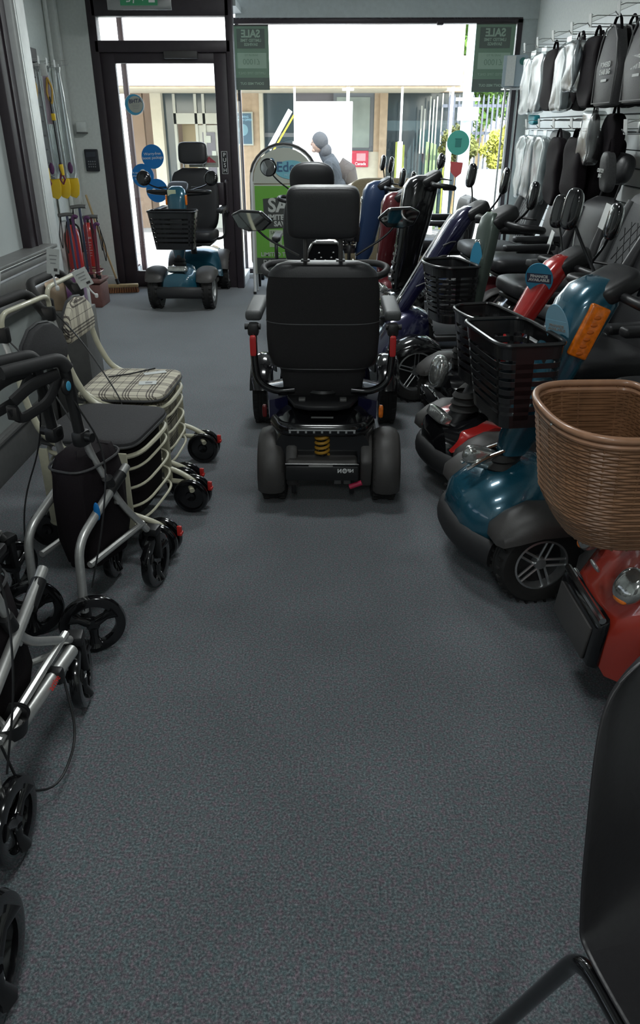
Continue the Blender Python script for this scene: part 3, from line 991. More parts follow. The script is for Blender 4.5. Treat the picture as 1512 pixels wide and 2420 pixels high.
MB().ball((-0.20, 0, 1.40), (0.105, 0.092, 0.115), (0, R(-15), 0)).ball((-0.13, 0, 1.29), (0.08, 0.09, 0.09)).build('headscarf', M['hair'], pr)
fe = MB()
for sy in (-1, 1):
    fe.ball((-0.296, sy * 0.032, 1.39), (0.008, 0.012, 0.008))
fe.build('eyes', M['black'], pr)
MB().box((-0.306, 0, 1.325), (0.008, 0.04, 0.008), bev=0.003).build('mouth', M['coral'], pr)
MB().tube([(0.02, 0, 1.10), (0.15, 0, 1.02), (0.20, 0, 0.92)], [0.14, 0.15, 0.10], 14).build('backpack', M['mob2'], pr)
for sy in (-1, 1):                       # five separate fingers on each hand, curled round nothing
    hm = MB()
    hx, hz_ = (-0.345, 0.84) if sy < 0 else (-0.365, 0.86)
    hm.ball((hx - 0.02, sy * 0.17, hz_ - 0.005), (0.045, 0.018, 0.035))
    for q in range(4):
        l_f = (0.055, 0.064, 0.06, 0.045)[q]
        y0 = sy * 0.17
        z0 = hz_ + 0.024 - q * 0.016
        hm.tube([(hx - 0.05, y0, z0), (hx - 0.05 - l_f * 0.6, y0, z0 - 0.006), (hx - 0.05 - l_f * 0.9, y0 - sy * 0.02, z0 - 0.02)], [0.0085, 0.008, 0.006], 8)
    hm.tube([(hx - 0.01, sy * 0.155, hz_ + 0.02), (hx - 0.05, sy * 0.14, hz_ + 0.045), (hx - 0.075, sy * 0.14, hz_ + 0.04)], [0.010, 0.009, 0.007], 8)
    hm.build('hand', M['skin'], pr)
# ================================================================ MOBILITY SCOOTERS
def spw(c, e):
    return math.copysign(abs(c) ** e, c)


def superpad(mb, c, s, e1=0.35, e2=0.35, rot=None, u=36, v=18):
    """rounded cushion shape with full sizes s"""
    vs = []
    for j in range(v + 1):
        et = -PI / 2 + PI * j / v
        for i in range(u):
            om = 2 * PI * i / u
            vs.append(Vector((s[0] / 2 * spw(math.cos(et), e1) * spw(math.cos(om), e2),
                              s[1] / 2 * spw(math.cos(et), e1) * spw(math.sin(om), e2),
                              s[2] / 2 * spw(math.sin(et), e1))))
    mt = Matrix.Translation(c) @ (Euler(rot).to_matrix().to_4x4() if rot else Matrix())
    bv = [mb.bm.verts.new(mt @ p) for p in vs]
    for j in range(v):
        for i in range(u):
            a, b = j * u + i, j * u + (i + 1) % u
            try:
                mb.bm.faces.new([bv[a], bv[b], bv[b + u], bv[a + u]])
            except ValueError:
                pass
    bmesh.ops.remove_doubles(mb.bm, verts=bv, dist=1e-5)
    return mb


WHEELS = {}


def wheel(parent, loc, r, wd, style, rimm, side=1, rot=0.0):
    """tyre + rim; axis X; side = which way the rim faces"""
    key = (r, wd, style, rimm.name, side)
    if key not in WHEELS:
        h = wd / 2
        t = MB()
        t.lathe([(r * 0.60, -h * 0.8), (r * 0.72, -h), (r * 0.90, -h), (r * 0.975, -h * 0.75), (r, -h * 0.35), (r * 0.985, -h * 0.3), (r * 0.985, -h * 0.05),
                 (r, 0), (r * 0.985, h * 0.05), (r * 0.985, h * 0.3), (r, h * 0.35), (r * 0.975, h * 0.75), (r * 0.90, h), (r * 0.72, h), (r * 0.60, h * 0.8), (r * 0.60, -h * 0.8)], (0, 0, 0), 'X', 44)
        for k in range(28):          # tread blocks
            a = 2 * PI * k / 28
            for sx in (-1, 1):
                t.box((sx * h * 0.66, math.cos(a) * r * 0.972, math.sin(a) * r * 0.972), (h * 0.42, r * 0.10, r * 0.05), rot=(a, 0, 0))
        tm = t.build('wheel', M['tyre'])
        rm_ = MB()
        s = side
        rr = r * 0.62
        rm_.lathe([(rr, -h * 0.8), (rr, h * 0.85), (rr * 0.93, h * 0.88), (rr * 0.90, h * 0.4), (rr * 0.90, -h * 0.8)] if s > 0 else
                  [(rr, h * 0.8), (rr, -h * 0.85), (rr * 0.93, -h * 0.88), (rr * 0.90, -h * 0.4), (rr * 0.90, h * 0.8)], (0, 0, 0), 'X', 40)
        rm_.lathe([(0, s * h * 0.75), (rr * 0.20, s * h * 0.72), (rr * 0.24, s * h * 0.5), (rr * 0.24, 0)], (0, 0, 0), 'X', 20)
        if style == 'five':
            for k in range(5):
                a = 2 * PI * k / 5 + PI / 2
                for q in (-1, 1):
                    d0 = a + q * 0.45
                    d1 = a + q * 0.10
                    p0 = Vector((s * h * 0.6, math.cos(d0) * rr * 0.22, math.sin(d0) * rr * 0.22))
                    p1 = Vector((s * h * 0.72, math.cos(d1) * rr * 0.93, math.sin(d1) * rr * 0.93))
                    rm_.tube([p0, p1], rr * 0.035, 6)
        elif style == 'four':
            for k in range(5):
                a = 2 * PI * k / 5 + 0.6
                for q in (-1, 1):
                    p0 = Vector((s * h * 0.5, math.cos(a + q * 0.7) * rr * 0.2, math.sin(a + q * 0.7) * rr * 0.2))
                    p1 = Vector((s * h * 0.66, math.cos(a + q * 0.13) * rr * 0.93, math.sin(a + q * 0.13) * rr * 0.93))
                    rm_.tube([p0, p1], rr * 0.05, 6)
        else:
            rm_.lathe([(0, s * h * 0.3), (rr * 0.9, s * h * 0.3), (rr * 0.9, s * h * 0.2)], (0, 0, 0), 'X', 28)
        ro = rm_.build('rim', rimm, tm)
        bk = MB().lathe([(0.001, -h * 0.1), (rr * 0.9, -h * 0.1), (rr * 0.9, h * 0.1), (0.001, h * 0.1)], (0, 0, 0), 'X', 24).build('brake_drum', M['black'], tm)
        WHEELS[key] = tm
        t_ = tm
        t_.parent = parent
    else:
        t_ = copy_tree(WHEELS[key], parent)
    t_.location = loc
    t_.rotation_euler = (0, 0, rot)
    return t_


def fender(parent, loc, r, wd, m, a0=15, a1=165, name='fender', thick=0.012):
    mb = MB()
    rings = []
    n = 16
    for i in range(n + 1):
        a = R(a0 + (a1 - a0) * i / n)
        ring = []
        f = 0.75 + 0.25 * math.sin(PI * i / n)
        for (u, q) in ((-0.5, -0.25), (-0.5, 0.0), (-0.38, 0.7), (-0.15, 1.0), (0.15, 1.0), (0.38, 0.7), (0.5, 0.0), (0.5, -0.25), (0.44, -0.25), (0.32, 0.35), (-0.32, 0.35), (-0.44, -0.25)):
            rr = r + 0.022 + q * 0.028 * f
            ring.append((u * wd, math.cos(a) * rr, math.sin(a) * rr))
        rings.append(ring)
    mb.loft(rings)
    return mb.build(name, m, parent, loc)


def arch(w, h0, h1, y, n=20, e=3.0):
    """closed ring in the XZ plane at y: rounded top, flat foot"""
    ring = []
    for k in range(n + 1):
        t = PI * k / n
        ring.append((w * spw(math.cos(t), 2 / e), y, h0 + (h1 - h0) * abs(math.sin(t)) ** (2 / e)))
    return ring


def hoop(path, m, name, parent, r):
    return MB().tube(path, r, 10).build(name, m, parent)


def outline(kind, W_, D_, n=44):
    """basket outline, flat side at +0 (y=0), front towards +y"""
    pts = []
    if kind == 'round':
        for k in range(n):
            t = 2 * PI * k / n
            x, y = W_ / 2 * spw(math.cos(t), 0.75), D_ / 2 * spw(math.sin(t), 0.75) + D_ / 2
            if math.sin(t) < 0:
                y = D_ / 2 + D_ / 2 * spw(math.sin(t), 0.25)
                x = W_ / 2 * spw(math.cos(t), 0.35)
            pts.append((x, y))
    else:
        for k in range(n):
            t = 2 * PI * k / n
            pts.append((W_ / 2 * spw(math.cos(t), 0.32), D_ / 2 * spw(math.sin(t), 0.32) + D_ / 2))
    return pts


def basket(parent, loc, W_, D_, H_, kind='box', taper=0.72, rows=7, m=None, flare=0.0, name='basket', rot=0.0):
    m = m or M['basket']
    root = empty(name, loc, rot)
    root.parent = parent
    ol = outline(kind, W_, D_)

    def ringat(z, k=1.0, off=0.0):
        s = taper + (1 - taper) * (z + H_) / H_
        s = s * k
        cy = D_ / 2 * (0.85 + 0.15 * s)
        return [Vector((x * s, (y - D_ / 2) * s + D_ / 2 * (1.0 * s), z)) for x, y in ol]
    mb = MB()
    mb.tube(ringat(0), 0.0075, 8, closed=True)
    mb.build('rim', m, root)
    wm = MB()

    def band(z0, z1, seg=None):
        a, b, a2, b2 = ringat(z0), ringat(z1), ringat(z0, 0.985), ringat(z1, 0.985)
        n = len(a)
        A = [wm.bm.verts.new(p) for p in a]
        B_ = [wm.bm.verts.new(p) for p in b]
        A2 = [wm.bm.verts.new(p) for p in a2]
        B2 = [wm.bm.verts.new(p) for p in b2]
        for k in range(n):
            if seg and not seg(k):
                continue
            j = (k + 1) % n
            for q in ((A[k], A[j], B_[j], B_[k]), (A2[j], A2[k], B2[k], B2[j]), (A[j], A[k], A2[k], A2[j]), (B_[k], B_[j], B2[j], B2[k])):
                wm.bm.faces.new(q)
    band(-0.001, -H_ * 0.17)
    band(-H_ * 0.90, -H_)
    z0, z1 = -H_ * 0.17, -H_ * 0.90
    pit = (z0 - z1) / rows
    n = len(ol)
    for i in range(rows):
        zt = z0 - pit * (i + 0.42)
        band(zt, z0 - pit * (i + 1) - 0.0005)
    # uprights between the slots
    ups = [k for k in range(n) if k % 7 in (0, 1)]
    band(z0 + 0.0005, z1 - 0.0005, lambda k: (k % 7) == 0)
    wm.build('slotted_wall', m, root, flat=True)
    MB().loft([[p for p in ringat(-H_)], [p + Vector((0, 0, 0.006)) for p in ringat(-H_)]]).build('bottom', m, root)
    return root


def mirror(parent, base, head, kind, m=None, face=-1, tilt=0.0, size=1.0):
    """stalk from base to head; the glass looks to local -Y (the rider)"""
    m = m or M['gloss_black']
    base, head = Vector(base), Vector(head)
    root = MB().tube(smooth_path([base, base * 0.3 + head * 0.7 + Vector((0, 0.0, -0.03)), head + Vector((0, 0.012, -0.01))], 0.05), 0.0055, 8).build('mirror_stalk', m, parent)
    if kind == 'round':
        hd = MB().ball((0, 0.012, 0), (0.058 * size, 0.018, 0.058 * size))
        gl = MB().lathe([(0.0005, -0.009), (0.048 * size, -0.008), (0.050 * size, 0.004)], (0, 0, 0), 'Y', 28)
    elif kind == 'wing':
        s = 1 if head.x > 0 else -1
        poly = [(-0.105 * s, 0.0), (-0.05 * s, 0.048), (0.055 * s, 0.052), (0.105 * s, 0.030), (0.075 * s, -0.030), (0.02 * s, -0.048), (-0.06 * s, -0.042)]
        hd = MB().prism(poly, 0.03, 'Y', 0.014, bev=0.008)
        gl = MB().prism([(x * 0.88, z * 0.85) for x, z in poly], 0.004, 'Y', -0.004)
    else:
        hd = superpad(MB(), (0, 0.012, 0), (0.085 * size, 0.034, 0.135 * size), 0.7, 0.7)
        gl = superpad(MB(), (0, -0.001, 0), (0.072 * size, 0.022, 0.118 * size), 0.7, 0.7)
    hd_o = hd.build('mirror_housing', m, root, loc=head, rot=(R(8), 0, tilt))
    # three levels only: the glass belongs to the stalk as well
    gl.build('mirror_glass', M['mirror'], root, loc=head, rot=(R(8), 0, tilt))
    return root


def quilt_lines(root, W_, H_, y, m, tilt, z0):
    mb = MB()
    n = 5
    for k in range(-n, n + 1):
        for sgn in (-1, 1):
            a = Vector((k * W_ / n, 0, 0))
            b = Vector((k * W_ / n + sgn * H_ * 0.6, 0, H_))
            # clip to the panel
            pts = []
            for t in [i / 10 for i in range(11)]:
                p = a.lerp(b, t)
                if abs(p.x) <= W_ / 2:
                    pts.append(p)
            if len(pts) > 1:
                mb.tube([pts[0], pts[-1]], 0.0022, 5)
    mb.move(Matrix.Translation((0, y, z0)) @ Euler((tilt, 0, 0)).to_matrix().to_4x4())
    return mb.build('quilting', m, root)


def seat(root, sy, zs, style='captain', sw=0.44, bh=0.50, m=None, yaw=0.0, hr=True, tilt=9, arms=True, armz=0.19, cloth=None, hrsize=(0.27, 0.09, 0.15), hrz=0.07, round_hr=False, quilt=False):
    m = m or M['vinyl']
    cl = cloth or m
    superpad(MB(), (0, sy, zs), (sw, 0.44, 0.11), 0.5, 0.35, (R(2), 0, 0)).build('seat_cushion', m, root)
    MB().box((0, sy, zs - 0.065), (sw * 0.85, 0.36, 0.025), bev=0.008).build('seat_pan', M['black'], root)
    MB().cyl((0, sy, 0.38), (0, sy, zs - 0.06), 0.028).cyl((0, sy, zs - 0.10), (0, sy, zs - 0.07), 0.09).build('seat_post', M['black'], root)
    yb = sy - 0.23
    tl = R(tilt)

    def bp(h, d=0.0):                      # a point on the backrest at height h above the cushion
        return Vector((0, yb - math.sin(tl) * h - math.cos(tl) * d, zs + 0.0 + math.cos(tl) * h - math.sin(tl) * d))
    rings = []
    nz = 15
    for i in range(nz + 1):
        t = i / nz
        edge = max(1e-3, (1 - abs(2 * t - 1) ** 9)) ** 0.5
        if style == 'captain':
            wv = (0.80 + 0.20 * math.sin(PI * min(1, t * 1.25) / 1.0 * 0.5)) * (1 - 0.20 * max(0, (t - 0.6) / 0.4) ** 1.6)
        elif style == 'tub':
            wv = 0.92 - 0.30 * t ** 2.5
        elif style == 'office':
            wv = (0.86 + 0.14 * math.sin(PI * t)) * (1 - 0.08 * max(0, (t - 0.8) / 0.2) ** 2)
        else:
            wv = 0.80 + 0.20 * math.sin(PI * (0.15 + 0.7 * t))
        c = bp(bh * t)
        rings.append([Vector((sw / 2 * wv * (0.55 + 0.45 * edge) * spw(math.cos(a), 0.55), c.y + 0.055 * edge * spw(math.sin(a), 0.6) * (1.0) + 0.012 * (abs(math.cos(a)) ** 3), c.z + 0.0)) for a in [2 * PI * k / 32 for k in range(32)]])
    bk = MB().loft(rings).build('backrest', cl, root)
    if style == 'captain':
        for s in (-1, 1):
            p0, p1 = bp(bh * 0.12, -0.045), bp(bh * 0.86, -0.04)
            MB().tube([p0 + Vector((s * sw * 0.40, 0, 0)), (p0 + p1) / 2 + Vector((s * sw * 0.42, 0.012, 0)), p1 + Vector((s * sw * 0.36, 0, 0))], [0.028, 0.036, 0.022], 12).build('bolster', m, bk)
        c = bp(bh * 0.14, -0.052)
        if quilt:
            quilt_lines(bk, sw * 0.52, bh * 0.55, c.y, M['black'], tl, c.z)
    if hr:
        hw, hd, hh = hrsize
        t0 = bp(bh + hrz + hh / 2)
        for s in (-1, 1):
            MB().tube([bp(bh - 0.04) + Vector((s * hw * 0.33, 0, 0)), t0 + Vector((s * hw * 0.33, 0, 0))], 0.006, 8).build('headrest_post', M['chrome'] if not round_hr else M['black'], root)
        if round_hr:
            superpad(MB(), t0, (hw, hd, hh), 0.75, 0.75, (tl, 0, 0)).build('headrest', cl, root)
        else:
            superpad(MB(), t0, (hw, hd, hh), 0.4, 0.4, (tl, 0, 0)).build('headrest', cl, root)
    if arms:
        for s in (-1, 1):
            az = zs + armz
            ap = MB().box((s * (sw / 2 + 0.055), sy - 0.03, az), (0.062, 0.34, 0.038), bev=0.014, seg=3).build('arm_pad', m, root)
            MB().tube(smooth_path([(s * 0.10, sy - 0.19, zs - 0.07), (s * (sw / 2 + 0.05), sy - 0.20, zs - 0.05), (s * (sw / 2 + 0.055), sy - 0.20, az - 0.03), (s * (sw / 2 + 0.055), sy + 0.05, az - 0.02)], 0.06), 0.013, 10).build('arm_bracket', M['black'], ap)
    return bp


def scooter(name, label, loc, rz, col, wb=0.80, track=0.26, wr=0.15, ww=0.085, rim='four', rimm=None, front='dome', fend=None, lean=15, ty=0.05, tz=1.0, tw=0.10, td=0.07,
            seatkw=None, sy=None, zs=0.56, bask=None, mir=None, loops=True, light='round', group=None, noseh=0.40, tcol=None, amber=False, tlight=False, body_w=0.23, fs=0.78, wing=None, boff=0.02):
    root = empty(name, (loc[0], loc[1], 0), R(rz), label, 'mobility scooter', group)
    rimm = rimm or M['alu']
    fend = fend or M['grey_pl']
    for s in (-1, 1):
        wheel(root, (s * track, 0, wr), wr, ww, rim, rimm, s)
        wheel(root, (s * track, -wb, wr), wr, ww, rim, rimm, s)
        fender(root, (s * (track - 0.01), -wb, wr), wr, ww * 1.5, fend, 15, 165)
    tf = track - ww / 2 + 0.005
    # front cowl
    rings = [arch(tf * 0.42, 0.20, 0.27, 0.255 * fs), arch(tf * 0.72, 0.15, 0.33, 0.225 * fs), arch(tf * 0.92, 0.13, noseh - 0.03, 0.14 * fs),
             arch(tf * 0.92, 0.13, noseh, 0.03), arch(tf * 0.78, 0.13, noseh + 0.02, -0.06), arch(tf * 0.5, 0.13, noseh - 0.01, -0.13)]
    MB().loft(rings).build('front_cowl', col, root)
    wm_ = wing or fend
    for s in (-1, 1):                        # rounded wings over the front wheels
        rg = []
        for y, h0, h1, wk_ in ((0.165, 0.085, 0.105, 0.45), (0.15, 0.09, 0.135, 0.85), (0.10, 0.105, 0.172, 1.0), (0.03, 0.125, 0.20, 1.08), (-0.06, 0.125, 0.195, 1.05), (-0.13, 0.10, 0.155, 0.9), (-0.15, 0.085, 0.11, 0.5)):
            rg.append([(s * (track - 0.012) + p[0], p[1], p[2]) for p in arch(ww * 0.92 * wk_, wr + h0, wr + h1, y, 14, 2.6)])
        MB().loft(rg).build('front_wing', wm_, root)
    # bumper
    if light != 'twin':
        MB().tube(smooth_path([(-track * 0.86, 0.17 * fs, 0.16), (-track * 0.5, 0.245 * fs, 0.17), (0, 0.265 * fs, 0.175), (track * 0.5, 0.245 * fs, 0.17), (track * 0.86, 0.17 * fs, 0.16)], 0.12), 0.026, 12, flat=1.9).build('front_bumper', M['black_soft'], root)
    # head lamp on the nose
    if light == 'round':
        hl = superpad(MB(), (0, 0.175 * fs, noseh - 0.005), (0.12, 0.10, 0.055), 0.8, 0.7, (R(25), 0, 0)).build('head_lamp', M['lens'], root)
    elif light == 'bar':
        hl = superpad(MB(), (0, 0.20 * fs, noseh + 0.0), (0.17, 0.06, 0.05), 0.4, 0.4, (R(25), 0, 0)).build('head_lamp', M['lens'], root)
    elif light == 'twin':
        for s in (-1, 1):
            superpad(MB(), (s * tf * 0.62, 0.195 * fs, noseh - 0.10), (0.085, 0.06, 0.10), 0.9, 0.9, (R(35), 0, R(-s * 20))).build('head_lamp', M['lens'], root)
            superpad(MB(), (s * (tf * 0.62 + 0.012), 0.222 * fs, noseh - 0.13), (0.045, 0.02, 0.022), 0.9, 0.9, (R(35), 0, R(-s * 20))).build('indicator_lamp', M['amber'], root)
    # foot deck
    MB().prism([(-0.10, 0.13), (-0.14, 0.115), (-wb + 0.22, 0.115), (-wb + 0.22, 0.145), (-0.12, 0.15)], tf * 2 + 0.03, 'X', 0, bev=0.006).build('foot_deck', M['grey_pl'], root)
    MB().box((0, -wb * 0.42, 0.152), (tf * 1.8, wb * 0.42, 0.008), bev=0.002).build('deck_mat', M['tyre'], root)
    # rear body
    bwid = body_w
    MB().loft([arch(bwid * 0.80, 0.17, 0.30, -wb + 0.27), arch(bwid * 0.95, 0.15, 0.38, -wb + 0.20), arch(bwid, 0.14, 0.41, -wb + 0.06),
               arch(bwid, 0.15, 0.41, -wb - 0.10), arch(bwid * 0.92, 0.18, 0.36, -wb - 0.18), arch(bwid * 0.75, 0.20, 0.30, -wb - 0.205)]).build('rear_cover', col, root)
    MB().tube(smooth_path([(-0.22, -wb - 0.14, 0.17), (-0.18, -wb - 0.21, 0.17), (0.18, -wb - 0.21, 0.17), (0.22, -wb - 0.14, 0.17)], 0.05), 0.026, 10).build('rear_bumper', M['black_soft'], root)
    for s in (-1, 1):
        superpad(MB(), (s * 0.15, -wb - 0.20, 0.29), (0.05, 0.02, 0.04), 0.5, 0.5).build('tail_lamp', M['reflector'], root)
    # tiller
    tl = math.tan(R(lean))

    def tp(z):
        return ty - tl * (z - 0.35)
    MB().tube([(0, tp(0.26), 0.26), (0, tp(0.55), 0.55)], [0.05, 0.038], 14).build('steering_column', M['black'], root)
    MB().lathe([(0.065, 0), (0.05, 0.02), (0.06, 0.03), (0.045, 0.05), (0.055, 0.06), (0.04, 0.08)], (0, tp(0.36), 0.36), 'Z', 20).build('bellows', M['tyre'], root)
    zz = [0.44, 0.50, 0.62, 0.76, 0.88, tz - 0.05, tz, tz + 0.025]
    ws = [0.50, 0.62, 0.74, 0.86, 0.97, 1.0, 0.86, 0.5]
    ds = [0.6, 0.8, 0.85, 0.95, 1.1, 1.15, 0.9, 0.4]
    zz = [0.44 + (z - 0.44) / (1.025 - 0.44 + (tz - 1.0)) * (tz + 0.025 - 0.44) if False else z for z in zz]
    rings = []
    for z, a, b in zip(zz, ws, ds):
        rings.append([(p[0], p[1], p[2]) for p in superell(0, tp(z), tw * a, td * b, z, 28, 3.0)])
    MB().loft(rings).build('tiller_cover', tcol or col, root)
    # control head
    ch = superpad(MB(), (0, tp(tz) - 0.05, tz + 0.0), (tw * 2.1, 0.16, 0.07), 0.5, 0.5, (R(-28), 0, 0)).build('control_head', M['black'], root)
    MB().box((0, tp(tz) - 0.075, tz + 0.032), (tw * 1.3, 0.07, 0.008), rot=(R(-28), 0, 0), bev=0.003).build('display', M['gloss_black'], ch)
    kb_ = MB().ball((0, tp(tz) - 0.10, tz + 0.03), (0.012, 0.012, 0.008))
    kb_.ball((-tw * 0.6, tp(tz) - 0.095, tz + 0.028), (0.007, 0.007, 0.006)).ball((tw * 0.6, tp(tz) - 0.095, tz + 0.028), (0.007, 0.007, 0.006))
    kb_.build('dial', M['alu'], ch)
    hy, hz = tp(tz) - 0.08, tz - 0.02
    for s in (-1, 1):
        if loops:
            hb = MB().tube(smooth_path([(s * tw * 0.8, hy + 0.03, hz), (s * (tw + 0.16), hy + 0.05, hz + 0.0), (s * (tw + 0.19), hy - 0.03, hz - 0.005), (s * (tw + 0.15), hy - 0.09, hz - 0.02), (s * tw * 0.7, hy - 0.06, hz - 0.03)], 0.05), 0.015, 10).build('delta_handle', M['black'], root)
        else:
            hb = MB().tube(smooth_path([(s * tw * 0.8, hy, hz), (s * (tw + 0.05), hy, hz + 0.01), (s * (tw + 0.17), hy - 0.07, hz + 0.0)], 0.04), 0.016, 10).build('handlebar', M['black'], root)
        MB().tube([(s * (tw + 0.02), hy - 0.02, hz + 0.03), (s * (tw + 0.10), hy - 0.07, hz + 0.025)], [0.007, 0.004], 6).build('lever', M['black'], hb)
    if amber:
        for s in (-1, 1):
            mb = MB().box((s * (tw * 0.93 + 0.006), tp(0.875), 0.875), (0.022, 0.07, 0.17), rot=(R(lean), 0, 0), bev=0.008, seg=3)
            al = mb.build('side_indicator', M['amber'], root)
            mb2 = MB()
            for q in range(6):
                mb2.ball((s * (tw * 0.93 + 0.018), tp(0.81 + q * 0.022), 0.81 + q * 0.022), (0.003, 0.012, 0.006))
            mb2.build('indicator_ribs', mat('orange_inner', (0.55, 0.12, 0.01), 0.3), al)
    if tlight:
        superpad(MB(), (0, tp(tz - 0.12) + td * 1.05, tz - 0.12), (0.06, 0.03, 0.05), 0.7, 0.7).build('tiller_lamp', M['chrome'], root)
    if mir:
        kind, mx, my, mz = mir[:4]
        sides = mir[4] if len(mir) > 4 else (-1, 1)
        for s in sides:
            mirror(root, (s * (tw + 0.03), hy, hz + 0.01), (s * mx, hy + my, mz), kind, tilt=R(s * 8), size=mir[5] if len(mir) > 5 else 1.0)
    if bask:
        kind, bw, bd, bh, bz, kw = bask
        b_ = basket(root, (0, tp(bz - bh * 0.5) + td * 0.9 + boff, bz), bw, bd, bh, kind, **kw)
        MB().box((0, tp(bz - bh * 0.5) + td * 0.9 + boff - 0.015, bz - bh * 0.45), (0.10, 0.06, 0.12), bev=0.006).build('basket_bracket', M['black'], root)
    sy_ = -wb * 0.62 if sy is None else sy
    root['seat_fn'] = 0
    bpf = seat(root, sy_, zs, **(seatkw or {}))
    del root['seat_fn']
    return root, tp, bpf
# ================================================================ THE SCOOTERS ON SHOW
def oval_sticker(root, c, rx, rz_, m, rot, txt=None, sub=None):
    s_ = MB().lathe([(0, -0.0015), (1, -0.0015), (1, 0.0015), (0, 0.0015)], (0, 0, 0), 'Y', 36)
    s_.move(Matrix.Diagonal((rx, 1, rz_, 1)))
    o = s_.build('sticker', m, root, loc=c, rot=rot)
    if txt:
        MB().box((0, 0.0018, 0.002), (rx * 1.75, 0.001, rz_ * 0.62)).build('dark_label', M['navy_st'] if sub else m, o)
        t = text(txt, rx * 0.30, M['white'] if sub else M['grey_text'], 'lettering', o, (0, 0.0028, 0.003), (R(90), 0, R(180)), bold=0.0008)
    return o


# teal scooter with the big black basket, facing the aisle
root, tp, _ = scooter('mobility_scooter', 'teal scooter with big slotted black basket and amber tiller lamp', (0.65, 2.44), 100, M['teal'],
                      wb=0.80, lean=21, ty=0.06, boff=-0.03, fs=0.86, ww=0.095, tz=1.0, tw=0.098, td=0.075, light='none', noseh=0.405, amber=True, mir=('tall', 0.27, 0.05, 1.20),
                      bask=('box', 0.36, 0.225, 0.28, 0.862, dict(taper=0.80, rows=7)), sy=-0.62, zs=0.58, seatkw=dict(style='captain', quilt=False))
superpad(MB(), (0, 0.13, 0.425), (0.055, 0.14, 0.075), 0.7, 0.7, (R(18), 0, 0)).build('head_lamp', M['lens'], root)
MB().tube([(-0.032, 0.19, 0.395), (-0.032, 0.12, 0.435), (-0.032, 0.06, 0.455)], 0.007, 6).tube([(0.032, 0.19, 0.395), (0.032, 0.12, 0.435), (0.032, 0.06, 0.455)], 0.007, 6).tube([(-0.032, 0.06, 0.455), (0.032, 0.06, 0.455)], 0.007, 6).build('lamp_bezel', M['chrome'], root)
oval_sticker(root, (-0.055, tp(0.88) + 0.088, 0.88), 0.042, 0.085, M['cyan2'], (R(-21), 0, R(32)), 'FINANCE\nAVAILABLE')

# red tiller scooter with the rounded basket
root, tp, _ = scooter('mobility_scooter', 'scooter with curved bright red tiller and finance sticker, D-shaped black basket', (0.615, 3.12), 105, M['gloss_black'], tcol=M['red'],
                      wb=0.70, lean=31, ty=0.05, tz=0.96, tw=0.062, td=0.05, light='bar', noseh=0.34, wr=0.125, track=0.24, mir=('tall', 0.20, -0.02, 1.13, (-1, 1), 1.0),
                      boff=-0.05, bask=('round', 0.34, 0.21, 0.29, 0.77, dict(taper=0.82, rows=6)), sy=-0.52, zs=0.56,
                      seatkw=dict(style='captain', bh=0.56, sw=0.50, tilt=16, hrsize=(0.32, 0.13, 0.20), hrz=0.05, round_hr=True))
oval_sticker(root, (-0.045, tp(0.90) + 0.068, 0.905), 0.056, 0.070, M['cyan'], (R(-25), 0, R(48)), 'FINANCE\nAVAILABLE', sub=True)
MB().prism([(-0.10, 0.32), (-0.02, 0.335), (0.10, 0.30), (0.17, 0.23), (0.10, 0.245), (-0.02, 0.28)], 0.17, 'X', 0.10, bev=0.012).build('red_trim', M['red'], root)
MB().prism([(-0.10, 0.32), (-0.02, 0.335), (0.10, 0.30), (0.17, 0.23), (0.10, 0.245), (-0.02, 0.28)], 0.17, 'X', -0.10, bev=0.012).build('red_trim', M['red'], root)
MB().box((0.02, -0.30, 0.42), (0.02, 0.16, 0.26), rot=(R(20), 0, 0), bev=0.004).build('brochure_holder', M['navy'], root)

# grey-green slim tiller scooter with slotted basket
root, tp, bpf = scooter('mobility_scooter', 'scooter with slim grey-green tiller and rounded basket, silver nose', (0.70, 3.84), 106, M['gloss_black'], tcol=M['olive'], fs=0.62,
                        wb=0.78, lean=7, ty=0.03, tz=1.06, tw=0.072, td=0.035, light='none', noseh=0.36, mir=('tall', 0.20, -0.03, 1.17, (-1,), 0.9), tlight=True,
                        bask=('round', 0.30, 0.22, 0.27, 0.86, dict(taper=0.80, rows=8)), sy=-0.60, zs=0.60,
                        seatkw=dict(style='captain', bh=0.60, sw=0.50, tilt=19, quilt=True, m=M['vinyl_grey'], hrsize=(0.29, 0.12, 0.18), round_hr=True))
superpad(MB(), (0, 0.155, 0.32), (0.13, 0.08, 0.17), 0.8, 0.8, (R(10), 0, 0)).build('silver_nose', M['lens'], root)
MB().tube([(math.cos(t) * 0.12, 0.19 + 0.02 * math.sin(t), 0.19 + 0.05 * math.sin(t)) for t in [2 * PI * k / 24 for k in range(24)]], 0.008, 8, closed=True).build('chrome_ring', M['chrome'], root)
oval_sticker(root, (-0.03, tp(0.85) + 0.045, 0.86), 0.03, 0.10, M['cyan'], (R(-7), 0, R(50)))

# navy scooter with big alloy wheels and strongly raked tiller
root, tp, _ = scooter('mobility_scooter', 'glossy navy scooter with strongly raked tiller and five-spoke alloy wheels', (0.43, 4.57), 100, M['navy'],
                      wb=1.0, track=0.29, wr=0.185, ww=0.11, rim='five', lean=33, ty=0.10, tz=1.02, tw=0.085, td=0.055, light='bar', noseh=0.47, mir=('tall', 0.27, -0.04, 1.19),
                      sy=-0.84, zs=0.58, seatkw=dict(style='captain', bh=0.52, tilt=14, hrsize=(0.27, 0.11, 0.17), round_hr=True), tcol=M['navy'], fend=M['gloss_black'])
for q in range(4):
    z = 0.62 + q * 0.075
    for s in (-1, 1):
        MB().tube([(s * 0.082, tp(z) + 0.035, z), (s * 0.089, tp(z) - 0.01, z + 0.02), (s * 0.082, tp(z) - 0.04, z + 0.02)], 0.004, 6).build('tiller_grille', M['alu_grey'], root)
